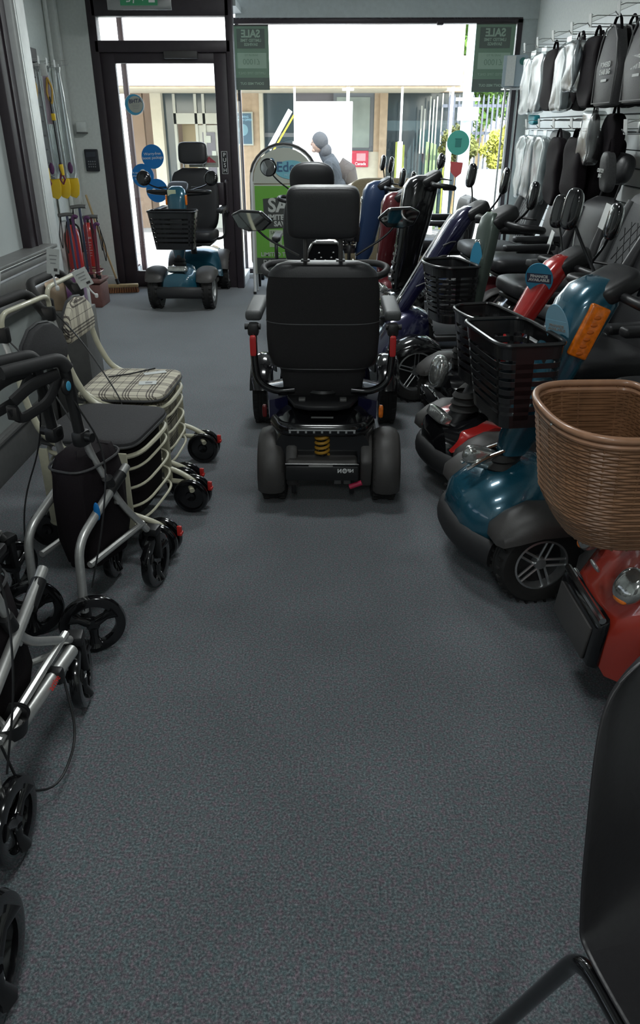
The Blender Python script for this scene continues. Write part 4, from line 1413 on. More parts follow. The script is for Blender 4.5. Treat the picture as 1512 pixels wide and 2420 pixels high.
MB().tube([(0.03 * 1, tp(0.46) + 0.05, 0.46), (0.06, tp(0.75) + 0.052, 0.75), (0.06, tp(1.0) + 0.055, 1.0)], 0.006, 6).build('tiller_piping', M['alu'], root)

# big black scooter
root, tp, _ = scooter('mobility_scooter', 'tall black scooter with thick tiller between navy and dark red ones', (0.50, 5.43), 96, M['gloss_black'],
                      wb=0.95, track=0.28, wr=0.165, lean=9, ty=0.04, tz=1.14, tw=0.10, td=0.10, light='bar', noseh=0.44, mir=('round', 0.22, -0.10, 1.24, (1,), 0.9),
                      sy=-0.80, zs=0.60, seatkw=dict(style='office', bh=0.42, tilt=10, hr=False))
mb = MB()
for q in range(7):
    z = 0.50 + q * 0.055
    mb.box((0.0, tp(z) + 0.085, z), (0.10, 0.012, 0.02), rot=(R(15), 0, 0), bev=0.003)
mb.build('tiller_ribs', M['grey_pl'], root)

# dark red scooter with the quilted high back seat
root, tp, _ = scooter('mobility_scooter', 'dark red scooter with two leaf-shaped mirrors and tall diamond-quilted seat', (0.42, 6.11), 95, M['darkred'],
                      wb=0.85, lean=7, ty=0.04, tz=0.99, tw=0.09, td=0.08, light='bar', mir=('tall', 0.22, -0.02, 1.10, (-1, 1), 1.0),
                      sy=-0.80, zs=0.60, seatkw=dict(style='captain', bh=0.62, tilt=16, quilt=True, m=M['vinyl_grey'], hrsize=(0.25, 0.09, 0.17)))

# blue scooter farthest, with a small basket
root, tp, _ = scooter('mobility_scooter', 'blue scooter by the window with small slotted basket and clustered mirrors', (0.28, 6.74), 96, M['blue'],
                      wb=0.80, fs=0.45, track=0.23, lean=11, ty=0.05, tz=1.03, tw=0.095, td=0.095, light='bar', tlight=True, mir=('tall', 0.20, 0.0, 1.18, (-1, 1), 0.9),
                      bask=('round', 0.26, 0.20, 0.26, 0.76, dict(taper=0.82, rows=8)), sy=-0.60, zs=0.56, seatkw=dict(style='office', bh=0.38, hr=False, tilt=6))

# red scooter with the wicker basket, nearest on the right
root, tp, _ = scooter('mobility_scooter', 'orange-red scooter nearest on the right, wicker basket over its nose', (0.945, 1.745), 93, M['orange_red'], fs=1.0,
                      wb=0.80, track=0.25, lean=18, ty=-0.02, tz=1.0, tw=0.09, td=0.07, light='twin', noseh=0.52, mir=('tall', 0.24, 0.02, 1.16, (-1, 1), 0.9), sy=-0.60,
                      seatkw=dict(style='office', bh=0.38, hr=False), loops=True, wr=0.14, rim='disc')
MB().prism([(0.235, 0.155), (0.275, 0.17), (0.262, 0.30), (0.225, 0.32)], 0.28, 'X', 0, bev=0.012).build('front_grille', M['gloss_black'], root)
MB().box((0, 0.272, 0.23), (0.235, 0.008, 0.10), rot=(R(6), 0, 0), bev=0.003).build('grille_plate', M['grey_pl'], root)
MB().tube([(-0.135, 0.25, 0.315), (0.135, 0.25, 0.315)], 0.010, 8).build('chrome_strip', M['chrome'], root)
superpad(MB(), (0, 0.235, 0.40), (0.05, 0.012, 0.03), 0.8, 0.8, (R(-35), 0, 0)).build('badge', M['alu'], root)
# wicker basket
W_, D_, H_ = 0.40, 0.30, 0.295
wk = empty('wicker_basket', (-0.06, 0.155, 0.865), 0)
wk.parent = root
wm = mat('brown_wicker', (0.22, 0.11, 0.055), 0.42, noise=(25, 0.18, 0.1), coat=0.15)
wm2 = mat('brown_wicker_rim', (0.36, 0.19, 0.11), 0.35, noise=(25, 0.1, 0.05), coat=0.3)
ol = outline('round', W_, D_, 120)
nst = 30


def wring(z, amp=0.0, ph=0.0, k=1.0):
    t = -z / H_
    s = (1 - 0.16 * t - 0.10 * max(0, t - 0.75) / 0.25 * t) * k
    out = []
    for i, (x, y) in enumerate(ol):
        f = 1 + amp * math.cos(2 * PI * (i / 120.0 * nst / 2) + ph)
        out.append(Vector((x * s * f, ((y - D_ / 2) * f) * s + D_ / 2 * s, z)))
    return out


mb = MB()
NR = 38
for q in range(NR):
    z = -0.014 - (H_ - 0.02) * q / (NR - 1)
    mb.tube(wring(z, 0.0065, PI * (q % 2)), 0.0043, 5, closed=True)
wv = mb.build('weave', wm, wk)
wv['kind'] = 'stuff'
mb = MB()
base = [wring(0), wring(-H_ * 0.5), wring(-H_ * 0.8), wring(-H_)]
for i in range(0, 120, 4):
    mb.tube([b[i] for b in base], 0.004, 5)
mb.build('stakes', wm, wk)['kind'] = 'stuff'
mb = MB().tube(wring(0.0, 0, 0, 1.005), 0.0085, 10, closed=True)
mb.tube(wring(-0.016, 0, 0, 1.005), 0.007, 8, closed=True)
mb.build('rim', wm2, wk)
mb = MB().loft([wring(-0.004, 0, 0, 1.0), wring(-0.02, 0, 0, 1.0)], cap=False).loft([wring(-H_), [p + Vector((0, 0, 0.006)) for p in wring(-H_)]])
mb.build('bottom', wm, wk)
mb = MB()
for i in (5, 34, 62, 90):
    p = wring(-0.012, 0, 0, 1.02)[i]
    mb.ball(p, (0.004, 0.004, 0.004), u=8, v=6)
mb.build('rivets', M['alu'], wk)['kind'] = 'stuff'
L_root = root

# teal scooter in front of the door, facing the camera
root, tp, _ = scooter('mobility_scooter', 'teal scooter facing the camera in front of the glass door', (-1.335, 6.80), 179, M['teal'],
                      wb=0.95, track=0.235, wr=0.165, ww=0.095, lean=10, ty=0.05, tz=0.98, tw=0.085, td=0.06, light='bar', noseh=0.36, mir=('round', 0.29, 0.0, 1.06, (-1, 1), 1.05),
                      bask=('box', 0.40, 0.20, 0.30, 0.83, dict(taper=0.80, rows=6)), sy=-0.62, zs=0.55, body_w=0.25,
                      seatkw=dict(style='office', bh=0.56, sw=0.46, tilt=5, hrsize=(0.27, 0.10, 0.19), hrz=0.03, armz=0.22))
MB().box((0.03, tp(0.95) + 0.062, 0.955), (0.07, 0.004, 0.05), rot=(R(-10), 0, 0)).build('label', mat('pale_yellow_label', (0.55, 0.60, 0.40), 0.6), root)
for s in (-1, 1):
    MB().box((s * 0.083, tp(0.90) + 0.02, 0.90), (0.015, 0.05, 0.08), bev=0.005).build('side_indicator', M['amber'], root)

# second scooter in the middle, facing the window: oval headrest, round mirror
root, tp, _ = scooter('mobility_scooter', 'black scooter with oval headrest and round mirror, ahead of the central one', (-0.15, 6.50), 0, M['gloss_black'],
                      wb=0.85, track=0.22, lean=12, ty=0.05, tz=0.98, tw=0.10, td=0.06, light='bar', mir=('round', 0.36, 0.0, 1.17, (-1,), 1.15), sy=-0.62, zs=0.54,
                      seatkw=dict(style='office', bh=0.50, sw=0.42, tilt=6, hrsize=(0.31, 0.10, 0.225), round_hr=True, hrz=-0.02))
# ================================================================ THE CENTRAL SCOOTER, SEEN FROM BEHIND
root = empty('mobility_scooter', (-0.040, 3.915, 0), R(0), 'black scooter in the middle of the aisle seen from behind, with red arm reflectors', 'mobility scooter')
wb = 0.94
for s in (-1, 1):
    wheel(root, (s * 0.335, 0, 0.165), 0.165, 0.09, 'five', M['alu'], s)
    wheel(root, (0.028 + s * 0.235, -wb, 0.145), 0.145, 0.105, 'four', M['alu_grey'], s)
    fender(root, (0.028 + s * 0.242, -wb, 0.145), 0.120, 0.112, M['grey_pl'], -5 + 0, 205, thick=0.015)
    fender(root, (s * 0.33, 0.0, 0.165), 0.165, 0.12, M['gloss_black'], 20, 160)
    sw_ = MB().prism([(-wb - 0.12, 0.10), (-wb - 0.15, 0.22), (-wb - 0.08, 0.30), (-wb + 0.05, 0.32), (-wb + 0.12, 0.27), (-wb + 0.1, 0.12)], 0.05, 'X', 0.028 + s * 0.155, bev=0.012)
    sw_.build('inner_guard', M['grey_pl'], root)
    MB().box((0.028 + s * 0.172, -wb - 0.01, 0.145), (0.03, 0.05, 0.12), bev=0.006).build('axle_bracket', M['alu_grey'], root)
# rear deck and swivel
MB().loft([arch(0.20, 0.20, 0.37, -wb - 0.10), arch(0.225, 0.20, 0.405, -wb + 0.00), arch(0.235, 0.20, 0.42, -wb + 0.14), arch(0.23, 0.18, 0.41, -wb + 0.32), arch(0.19, 0.16, 0.30, -wb + 0.44)]).build('rear_cover', M['gloss_black'], root)
dk = MB().prism([(-0.14, -wb + 0.34), (-0.15, -wb + 0.05), (-0.115, -wb - 0.055), (-0.06, -wb - 0.085), (0.06, -wb - 0.085), (0.115, -wb - 0.055), (0.15, -wb + 0.05), (0.14, -wb + 0.34)], 0.02, 'Z', 0.432, bev=0.006)
dk.build('swivel_deck', M['black'], root)
MB().lathe([(0.045, 0.44), (0.085, 0.442), (0.09, 0.455), (0.085, 0.466), (0.07, 0.468), (0.062, 0.458), (0.05, 0.45)], (0, -wb + 0.12, 0), 'Z', 36).build('swivel_ring', M['black'], root)
MB().cyl((0, -wb + 0.12, 0.43), (0, -wb + 0.12, 0.55), 0.022).build('seat_post', M['black'], root)
for s in (-1, 1):
    MB().box((s * 0.085, -wb - 0.01, 0.447), (0.028, 0.03, 0.012), bev=0.003).build('deck_catch', M['alu_grey'], root)
cv = MB().tube(smooth_path([(-0.20, -wb - 0.03, 0.36), (-0.16, -wb - 0.125, 0.355), (0.16, -wb - 0.125, 0.355), (0.20, -wb - 0.03, 0.36)], 0.08), 0.018, 10, flat=1.6)
cv.build('tail_rail', M['gloss_black'], root)
th = MB().box((0, -wb - 0.148, 0.362), (0.27, 0.004, 0.004))
for k in range(9):
    th.box((-0.13 + k * 0.0325, -wb - 0.148, 0.355), (0.008, 0.004, 0.010))
th.build('tail_light_strip', mat('pale_light_strip', (0.32, 0.33, 0.33), 0.3), root)
MB().box((0, -wb - 0.115, 0.405), (0.09, 0.004, 0.005)).build('maker_badge', M['alu_grey'], root)
# spring
sp_ = []
for k in range(60):
    t = k / 59
    a = t * 2 * PI * 4
    sp_.append((0.026 * math.cos(a), -wb - 0.105 + 0.026 * math.sin(a), 0.24 + 0.085 * t))
MB().tube(sp_, 0.0065, 8).build('suspension_spring', M['orange_spring'], root)
MB().cyl((0, -wb - 0.105, 0.22), (0, -wb - 0.105, 0.34), 0.014).build('damper', M['black'], root)
MB().prism([(-wb + 0.1, 0.16), (-wb - 0.12, 0.175), (-wb - 0.17, 0.215), (-wb - 0.15, 0.235), (-wb - 0.02, 0.235), (-wb + 0.1, 0.26)], 0.29, 'X', 0, bev=0.012).build('rear_tray', M['grey_pl'], root)
rb = MB().box((0, -wb - 0.165, 0.185), (0.30, 0.03, 0.065), bev=0.008)
rb.build('rear_panel', M['black'], root)
MB().box((-0.005, -wb - 0.183, 0.219), (0.10, 0.012, 0.008), bev=0.003).build('panel_lip', M['alu_grey'], root)
MB().cyl((-0.15, -wb - 0.17, 0.222), (0.15, -wb - 0.17, 0.222), 0.005).build('rear_bar', M['gloss_black'], root)
text('N', 0.022, M['white_pl'], 'lettering', root, (0.072, -wb - 0.1812, 0.198), (R(90), 0, 0), mirror=True, bold=0.0012)
MB().lathe([(0.006, -0.002), (0.010, -0.002), (0.010, 0.002), (0.006, 0.002), (0.006, -0.002)], (0.093, -wb - 0.181, 0.199), 'Y', 20).box((0.093, -wb - 0.182, 0.1995), (0.016, 0.002, 0.003)).build('round_symbol', M['white_pl'], root)
text('NF', 0.020, M['white_pl'], 'lettering', root, (0.117, -wb - 0.1812, 0.199), (R(90), 0, 0), mirror=True, bold=0.0008)
MB().cyl((0.115, -wb - 0.155, 0.115), (0.165, -wb - 0.155, 0.135), 0.011).build('freewheel_lever', M['pinkred'], root)
for x in (-0.12, 0.125):
    MB().box((x, -wb - 0.10, 0.10), (0.02, 0.02, 0.08), bev=0.004).build('anti_tip_bracket', M['black'], root)
mt_ = MB().box((0.04, -wb + 0.0, 0.135), (0.32, 0.10, 0.07), bev=0.02)
mt_.build('drive_unit', M['black'], root)
MB().box((0.065, -wb - 0.12, 0.13), (0.03, 0.02, 0.03), bev=0.003).box((0.105, -wb - 0.12, 0.13), (0.03, 0.02, 0.03), bev=0.003).build('connector', M['alu_grey'], root)
for s in (-1, 1):
    mb = superpad(MB(), (s * 0.245, -wb + 0.02, 0.385), (0.02, 0.02, 0.055), 0.5, 0.5)
    mb.build('rear_indicator', mat('dark_red_lens', (0.12, 0.01, 0.01), 0.25) if s < 0 else M['amber'], root)
# side fairings (shiny, catch the window light)
for s in (-1, 1):
    MB().loft([[(s * 0.15, y, z), (s * wx, y, z - 0.02), (s * wx, y, z - 0.10), (s * 0.15, y, z - 0.10)] for y, z, wx in
               ((-wb + 0.08, 0.43, 0.23), (-wb + 0.2, 0.46, 0.25), (-wb + 0.32, 0.44, 0.25), (-wb + 0.42, 0.36, 0.22))]).build('side_fairing', M['navy'], root)
MB().prism([(-0.10, 0.13), (-wb + 0.3, 0.13), (-wb + 0.3, 0.16), (-0.10, 0.16)], 0.46, 'X', 0, bev=0.006).build('foot_deck', M['grey_pl'], root)
MB().loft([arch(0.10, 0.16, 0.26, 0.25), arch(0.19, 0.13, 0.36, 0.18), arch(0.25, 0.13, 0.43, 0.05), arch(0.22, 0.13, 0.45, -0.06), arch(0.12, 0.13, 0.42, -0.14)]).build('front_cowl', M['navy'], root)
# seat: cushion, long back, headrest, arms
sy, zs = -wb + 0.30, 0.60
superpad(MB(), (0, sy, zs - 0.01), (0.47, 0.46, 0.12), 0.5, 0.35).build('seat_cushion', M['vinyl'], root)
MB().box((0, sy, zs - 0.085), (0.36, 0.38, 0.03), bev=0.008).build('seat_pan', M['black'], root)
yb = sy - 0.22
rings = []
prof = [(0.425, 0.150, 0.030), (0.445, 0.165, 0.045), (0.52, 0.172, 0.05), (0.56, 0.180, 0.05), (0.575, 0.205, 0.055), (0.62, 0.226, 0.06), (0.70, 0.230, 0.06), (0.80, 0.228, 0.06), (0.88, 0.224, 0.06), (0.93, 0.214, 0.058), (0.96, 0.196, 0.052), (0.98, 0.165, 0.04), (0.986, 0.13, 0.02)]
for z, wv_, dd in prof:
    rings.append([(wv_ * spw(math.cos(a), 0.45), yb - (z - 0.6) * 0.10 + dd * spw(math.sin(a), 0.6), z) for a in [2 * PI * k / 36 for k in range(36)]])
bk = MB().loft(rings).build('backrest', M['mesh_cloth'], root)
seam = []
for k in range(25):
    a = -PI + PI * k / 24
    seam.append((0.229 * spw(math.cos(a), 0.45), yb - 0.015 + 0.0605 * spw(math.sin(a), 0.6), 0.755 + 0.004 * math.cos(a * 2)))
MB().tube(seam, 0.0022, 6).build('piping', M['vinyl_grey'], bk)
seam = [(p[0] * 0.79, p[1] + 0.012, 0.565) for p in seam]
MB().tube(seam, 0.003, 6).build('lower_seam', M['vinyl'], bk)
# soft highlight panel of vinyl along the top edge
rings = []
for z, wv_, dd in [(0.935, 0.216, 0.060), (0.955, 0.204, 0.056), (0.975, 0.180, 0.047), (0.9885, 0.14, 0.024)]:
    rings.append([(wv_ * spw(math.cos(a), 0.45), yb - (z - 0.6) * 0.10 + dd * spw(math.sin(a), 0.6), z) for a in [2 * PI * k / 36 for k in range(36)]])
MB().loft(rings).build('top_trim', M['vinyl'], bk)
for s in (-1, 1):
    MB().cyl((s * 0.068, yb - 0.037, 0.96), (s * 0.068, yb - 0.035, 1.10), 0.0085).build('headrest_post', M['grey_pl'], root)
    MB().box((s * 0.068, yb - 0.037, 0.989), (0.035, 0.03, 0.012), bev=0.004).build('post_socket', M['black'], root)
superpad(MB(), (0, yb - 0.035, 1.165), (0.275, 0.10, 0.185), 0.3, 0.28, (R(4), 0, 0)).build('headrest', M['vinyl'], root)
for s in (-1, 1):
    x = s * 0.285
    ap = MB().box((x, sy - 0.04, 0.765), (0.068, 0.34, 0.042), bev=0.014, seg=3).build('arm_pad', M['vinyl_grey'], root)
    MB().tube(smooth_path([(s * 0.12, yb - 0.02, 0.465), (s * 0.20, yb - 0.03, 0.46), (x * 0.96, yb - 0.03, 0.50), (x, yb - 0.02, 0.60), (x, yb - 0.01, 0.70)], 0.06, 6), 0.0155, 12).build('arm_tube', M['gloss_black'], root)
    MB().box((x, yb + 0.0, 0.715), (0.045, 0.05, 0.05), bev=0.01).cyl((x - s * 0.03, yb, 0.725), (x + s * 0.035, yb, 0.725), 0.012).build('arm_hinge', M['black'], ap)
    superpad(MB(), (x, yb - 0.036, 0.655), (0.026, 0.016, 0.085), 0.35, 0.35).build('reflector', M['reflector'], root)
    MB().cyl((s * 0.14, yb, 0.455), (s * 0.19, yb, 0.45), 0.018).build('arm_clamp', M['black'], root)
# tiller far side: console, screen, mirrors, loop handle
ty_, tz_ = -0.02, 0.90
MB().tube([(0, 0.06, 0.36), (0, -0.02, 0.84)], [0.05, 0.04], 14).build('tiller_cover', M['gloss_black'], root)
cn = MB().loft([[(x * k, ty_ + y_, z_) for x, z_ in [(-0.10, tz_ - 0.06), (0.10, tz_ - 0.06), (0.095, tz_ - 0.01), (0.075, tz_ + 0.035), (0.045, tz_ + 0.055), (-0.045, tz_ + 0.055), (-0.075, tz_ + 0.035), (-0.095, tz_ - 0.01)]] for k, y_ in ((0.92, -0.05), (1.0, -0.03), (1.0, 0.04), (0.8, 0.08))])
cn.build('console', M['gloss_black'], root)
MB().tube([(-0.096, ty_ - 0.05, tz_ - 0.05), (-0.085, ty_ - 0.052, tz_), (-0.06, ty_ - 0.05, tz_ + 0.046), (0.06, ty_ - 0.05, tz_ + 0.046), (0.085, ty_ - 0.052, tz_), (0.096, ty_ - 0.05, tz_ - 0.05)], 0.006, 8).build('console_bezel', M['alu_grey'], root)
bt = MB()
for (x, z) in ((-0.05, -0.03), (-0.02, -0.022), (0.0, -0.035), (0.03, -0.022), (0.055, -0.03), (-0.03, 0.0), (0.04, 0.002)):
    bt.ball((x, ty_ - 0.053, tz_ + z), (0.006, 0.004, 0.004), u=8, v=6)
bt.build('console_buttons', M['alu'], root)['kind'] = 'stuff'
for s in (-1, 1):
    lp_ = MB().tube(smooth_path([(s * 0.09, ty_, tz_ - 0.06), (s * 0.26, ty_ + 0.05, tz_ - 0.06), (s * 0.32, ty_ - 0.02, tz_ - 0.075), (s * 0.27, ty_ - 0.13, tz_ - 0.10), (s * 0.10, ty_ - 0.10, tz_ - 0.10)], 0.08, 6), 0.0165, 12)
    lp_.build('loop_handle', M['black_soft'], root)
mirror(root, (-0.13, ty_, tz_ - 0.02), (-0.365, ty_ + 0.02, 1.035), 'wing', tilt=R(-12))
mirror(root, (0.15, ty_, tz_ - 0.02), (0.36, ty_ + 0.02, 1.05), 'wing', tilt=R(4))
# ================================================================ LEFT SIDE: TROLLEYS AND ROLLATORS
def castor(parent, loc, r, wd, style='plain', rot=0.0, fork=None):
    """thick glossy wheel with a hub; axis X before rot"""
    h = wd / 2
    key = ('c', r, wd, style)
    if key not in WHEELS:
        t = MB()
        if style == 'plain':
            t.lathe([(0.001, h * 0.5), (r * 0.25, h * 0.75), (r * 0.3, h * 0.3), (r * 0.72, h * 0.35), (r * 0.78, h), (r * 0.93, h * 0.9), (r, h * 0.35), (r, -h * 0.35), (r * 0.93, -h * 0.9), (r * 0.78, -h), (r * 0.72, -h * 0.35), (r * 0.3, -h * 0.3), (r * 0.25, -h * 0.75), (0.001, -h * 0.5)], (0, 0, 0), 'X', 36)
            o = t.build('wheel', M['gloss_black'])
        else:
            ri = r * 0.68
            t.lathe([(ri, h * 0.85), (r * 0.86, h), (r * 0.96, h * 0.8), (r, 0), (r * 0.96, -h * 0.8), (r * 0.86, -h), (ri, -h * 0.85), (ri * 0.97, 0), (ri, h * 0.85)], (0, 0, 0), 'X', 44)
            o = t.build('wheel', M['gloss_black'])
            s_ = MB()
            for k in range(3):
                a = 2 * PI * k / 3 + 0.5
                c_, d_ = math.cos(a), math.sin(a)
                pts = [(0, -d_ * -0.0 + c_ * r * 0.12, d_ * r * 0.12), (0, c_ * r * 0.45, d_ * r * 0.45), (0, c_ * r * 0.76, d_ * r * 0.76)]
                s_.tube(pts, [r * 0.16, r * 0.13, r * 0.26], 10)
            s_.cyl((-h * 0.75, 0, 0), (h * 0.75, 0, 0), r * 0.20, 18)
            s_.build('spokes', M['gloss_black'], o)
        WHEELS[key] = o
        o.parent = parent
    else:
        o = copy_tree(WHEELS[key], parent)
    o.location = loc
    o.rotation_euler = (0, 0, rot)
    return o


def trolley(label, loc, rz, cloth, padm, seed=0):
    root = empty('shopping_trolley', (loc[0], loc[1], 0), R(rz), label, 'shopping trolley')
    W_, D_ = 0.20, 0.17                  # half width, half depth of the seat
    zs = 0.44
    superpad(MB(), (0, 0, zs), (2 * W_ + 0.01, 2 * D_ + 0.04, 0.045), 0.5, 0.3).build('seat', padm, root)
    MB().tube([(x * 1.005, y, zs - 0.006) for x, y, _ in superell(0, 0, W_ + 0.004, D_ + 0.02, 0, 44, 6.0)], 0.006, 6, closed=True).build('seat_piping', M['bagcloth2'], root)
    # liner bag
    rings = []
    for z, k in ((0.13, 0.86), (0.15, 0.92), (0.28, 0.96), (0.405, 0.97)):
        rings.append([(x * k, y * k, z) for x, y, _ in superell(0, 0.01, W_ - 0.012, D_ + 0.0, 0, 40, 4.0)])
    MB().loft(rings).build('liner_bag', cloth, root)
    # wire cage
    for i, z in enumerate((0.395, 0.345, 0.27, 0.195, 0.135)):
        MB().tube([(x, y, z) for x, y, _ in superell(0, 0.01, W_ + 0.006, D_ + 0.015, 0, 44, 4.0)], 0.0055 if i else 0.009, 7, closed=True).build('cage_hoop', M['cream'], root)
    for s in (-1, 1):
        for y in (D_ - 0.02, -D_ + 0.02):
            MB().box((s * (W_ + 0.012), y, 0.27), (0.010, 0.035, 0.30), bev=0.003).build('cage_post', M['cream'], root)
    for s in (-1, 1):
        MB().tube(smooth_path([(s * 0.10, -D_ - 0.02, 0.11), (s * (W_ + 0.01), -D_ - 0.01, 0.11), (s * (W_ + 0.015), D_ * 0.2, 0.12), (s * (W_ + 0.0), D_ + 0.07, 0.125), (s * (W_ - 0.05), D_ + 0.10, 0.11)], 0.06), 0.011, 10).build('bottom_tube', M['cream'], root)
        fk = MB().tube(smooth_path([(s * (W_ + 0.012), D_ - 0.06, 0.19), (s * (W_ + 0.01), D_ + 0.03, 0.165), (s * (W_ - 0.002), D_ + 0.10, 0.13), (s * (W_ - 0.002), D_ + 0.105, 0.09)], 0.04), 0.011, 10)
        fk.build('fork_tube', M['cream'], root)
        MB().box((s * (W_ - 0.002), D_ + 0.09, 0.085), (0.012, 0.05, 0.04), bev=0.005).build('fork', M['black'], root)
        for q in (-1, 1):
            castor(root, (s * (W_ - 0.002) + q * 0.026, D_ + 0.085 - 0.0, 0.075), 0.075, 0.032, 'plain')
        lv = MB().box((s * (W_ - 0.002), D_ + 0.162, 0.115), (0.012, 0.018, 0.04), bev=0.003).box((s * (W_ - 0.002), D_ + 0.168, 0.105), (0.026, 0.01, 0.012), bev=0.003)
        lv.build('brake_lever', M['redpl'], root)
        castor(root, (s * (W_ - 0.01), -D_ - 0.03, 0.075), 0.075, 0.032, 'plain')
        MB().box((s * (W_ - 0.03), -D_ - 0.03, 0.10), (0.012, 0.04, 0.07), bev=0.004).build('fork', M['black'], root)
    # rising back tubes, backrest pad, handles
    for s in (-1, 1):
        MB().tube(smooth_path([(s * (W_ + 0.012), 0.02, zs - 0.05), (s * (W_ - 0.005), -D_ + 0.02, zs + 0.02), (s * (W_ - 0.02), -D_ - 0.03, zs + 0.14), (s * (W_ - 0.03), -D_ - 0.05, 0.70)], 0.05), 0.0125, 10).build('back_tube', M['cream'], root)
        MB().cyl((s * (W_ - 0.03), -D_ - 0.05, 0.66), (s * (W_ - 0.03), -D_ - 0.052, 0.70), 0.019).build('tube_clamp', M['cream'], root)
        MB().cyl((s * (W_ - 0.03), -D_ - 0.052, 0.70), (s * (W_ - 0.032), -D_ - 0.075, 0.79), 0.0115).build('height_tube', M['silver_tube'], root)
        MB().box((s * (W_ - 0.032), -D_ - 0.078, 0.815), (0.032, 0.05, 0.055), bev=0.008).build('handle_clamp', M['black'], root)
    MB().tube(smooth_path([(-W_ + 0.03, -D_ - 0.075, 0.80), (-W_ + 0.03, -D_ - 0.07, 0.885), (W_ - 0.03, -D_ - 0.07, 0.885), (W_ - 0.03, -D_ - 0.075, 0.80)], 0.05), 0.0095, 10).build('cream_handle', M['cream'], root)
    MB().tube(smooth_path([(-W_ + 0.03, -D_ - 0.085, 0.80), (-W_ + 0.035, -D_ - 0.15, 0.895), (W_ - 0.035, -D_ - 0.15, 0.895), (W_ - 0.03, -D_ - 0.085, 0.80)], 0.06), 0.018, 12).build('foam_handle', M['tyre'], root)
    poly = [(-0.145, 0.655), (0.145, 0.655), (0.160, 0.70), (0.13, 0.765), (0.07, 0.805), (0, 0.815), (-0.07, 0.805), (-0.13, 0.765), (-0.160, 0.70)]
    bp_ = MB().prism(poly, 0.035, 'Y', -D_ - 0.028, bev=0.011)
    b_o = bp_.build('back_pad', padm, root)
    MB().tube([(x * 1.02, -D_ - 0.040, (z - 0.73) * 1.04 + 0.73) for x, z in poly], 0.006, 6, closed=True).build('pad_piping', M['bagcloth2'], root)
    for s in (1,):
        MB().tube(smooth_path([(s * (W_ - 0.035), -D_ - 0.10, 0.84), (s * (W_ - 0.05), -D_ + 0.03, 0.68), (s * (W_ - 0.01), -0.02, 0.50), (s * (W_ + 0.02), 0.03, 0.42), (s * (W_ + 0.02), 0.05, 0.20)], 0.12, 8), 0.003, 6).build('brake_cable', M['black'], root)
    return root


t1 = trolley('shopping trolley with cream tartan seat, back pad and bag, cream frame', (-0.885, 3.17), -93, M['tartan'], M['tartan'])
t2 = trolley('shopping trolley with charcoal seat, back pad and black bag, cream frame', (-0.865, 2.67), -98, M['bagcloth'], mat('charcoal_tweed', (0.035, 0.035, 0.037), 0.85, noise=(220, 0.2, 0.3)))
# papers lying on the tartan seat
o = tag(MB().box((0, 0, 0), (0.075, 0.05, 0.0015)).build('care_label', M['tagw'], loc=(-0.80, 3.12, 0.4645), rot=(0, 0, R(8))), 'small white label on the tartan trolley seat', 'label')
MB().box((0.005, 0, 0.001), (0.03, 0.02, 0.001)).build('print', M['grey_text'], o)
tag(MB().box((0, 0, 0), (0.10, 0.035, 0.0015)).build('care_label', M['tagw'], loc=(-0.80, 3.27, 0.4645), rot=(0, 0, R(24))), 'longer paper strip at the rear edge of the tartan seat', 'label')
tag(MB().tube([(-0.99, 3.19, 0.468), (-0.90, 3.23, 0.471), (-0.81, 3.32, 0.470)], 0.0035, 6).build('cable_tie', M['black']), 'black cable tie lying across the tartan seat', 'cable tie')


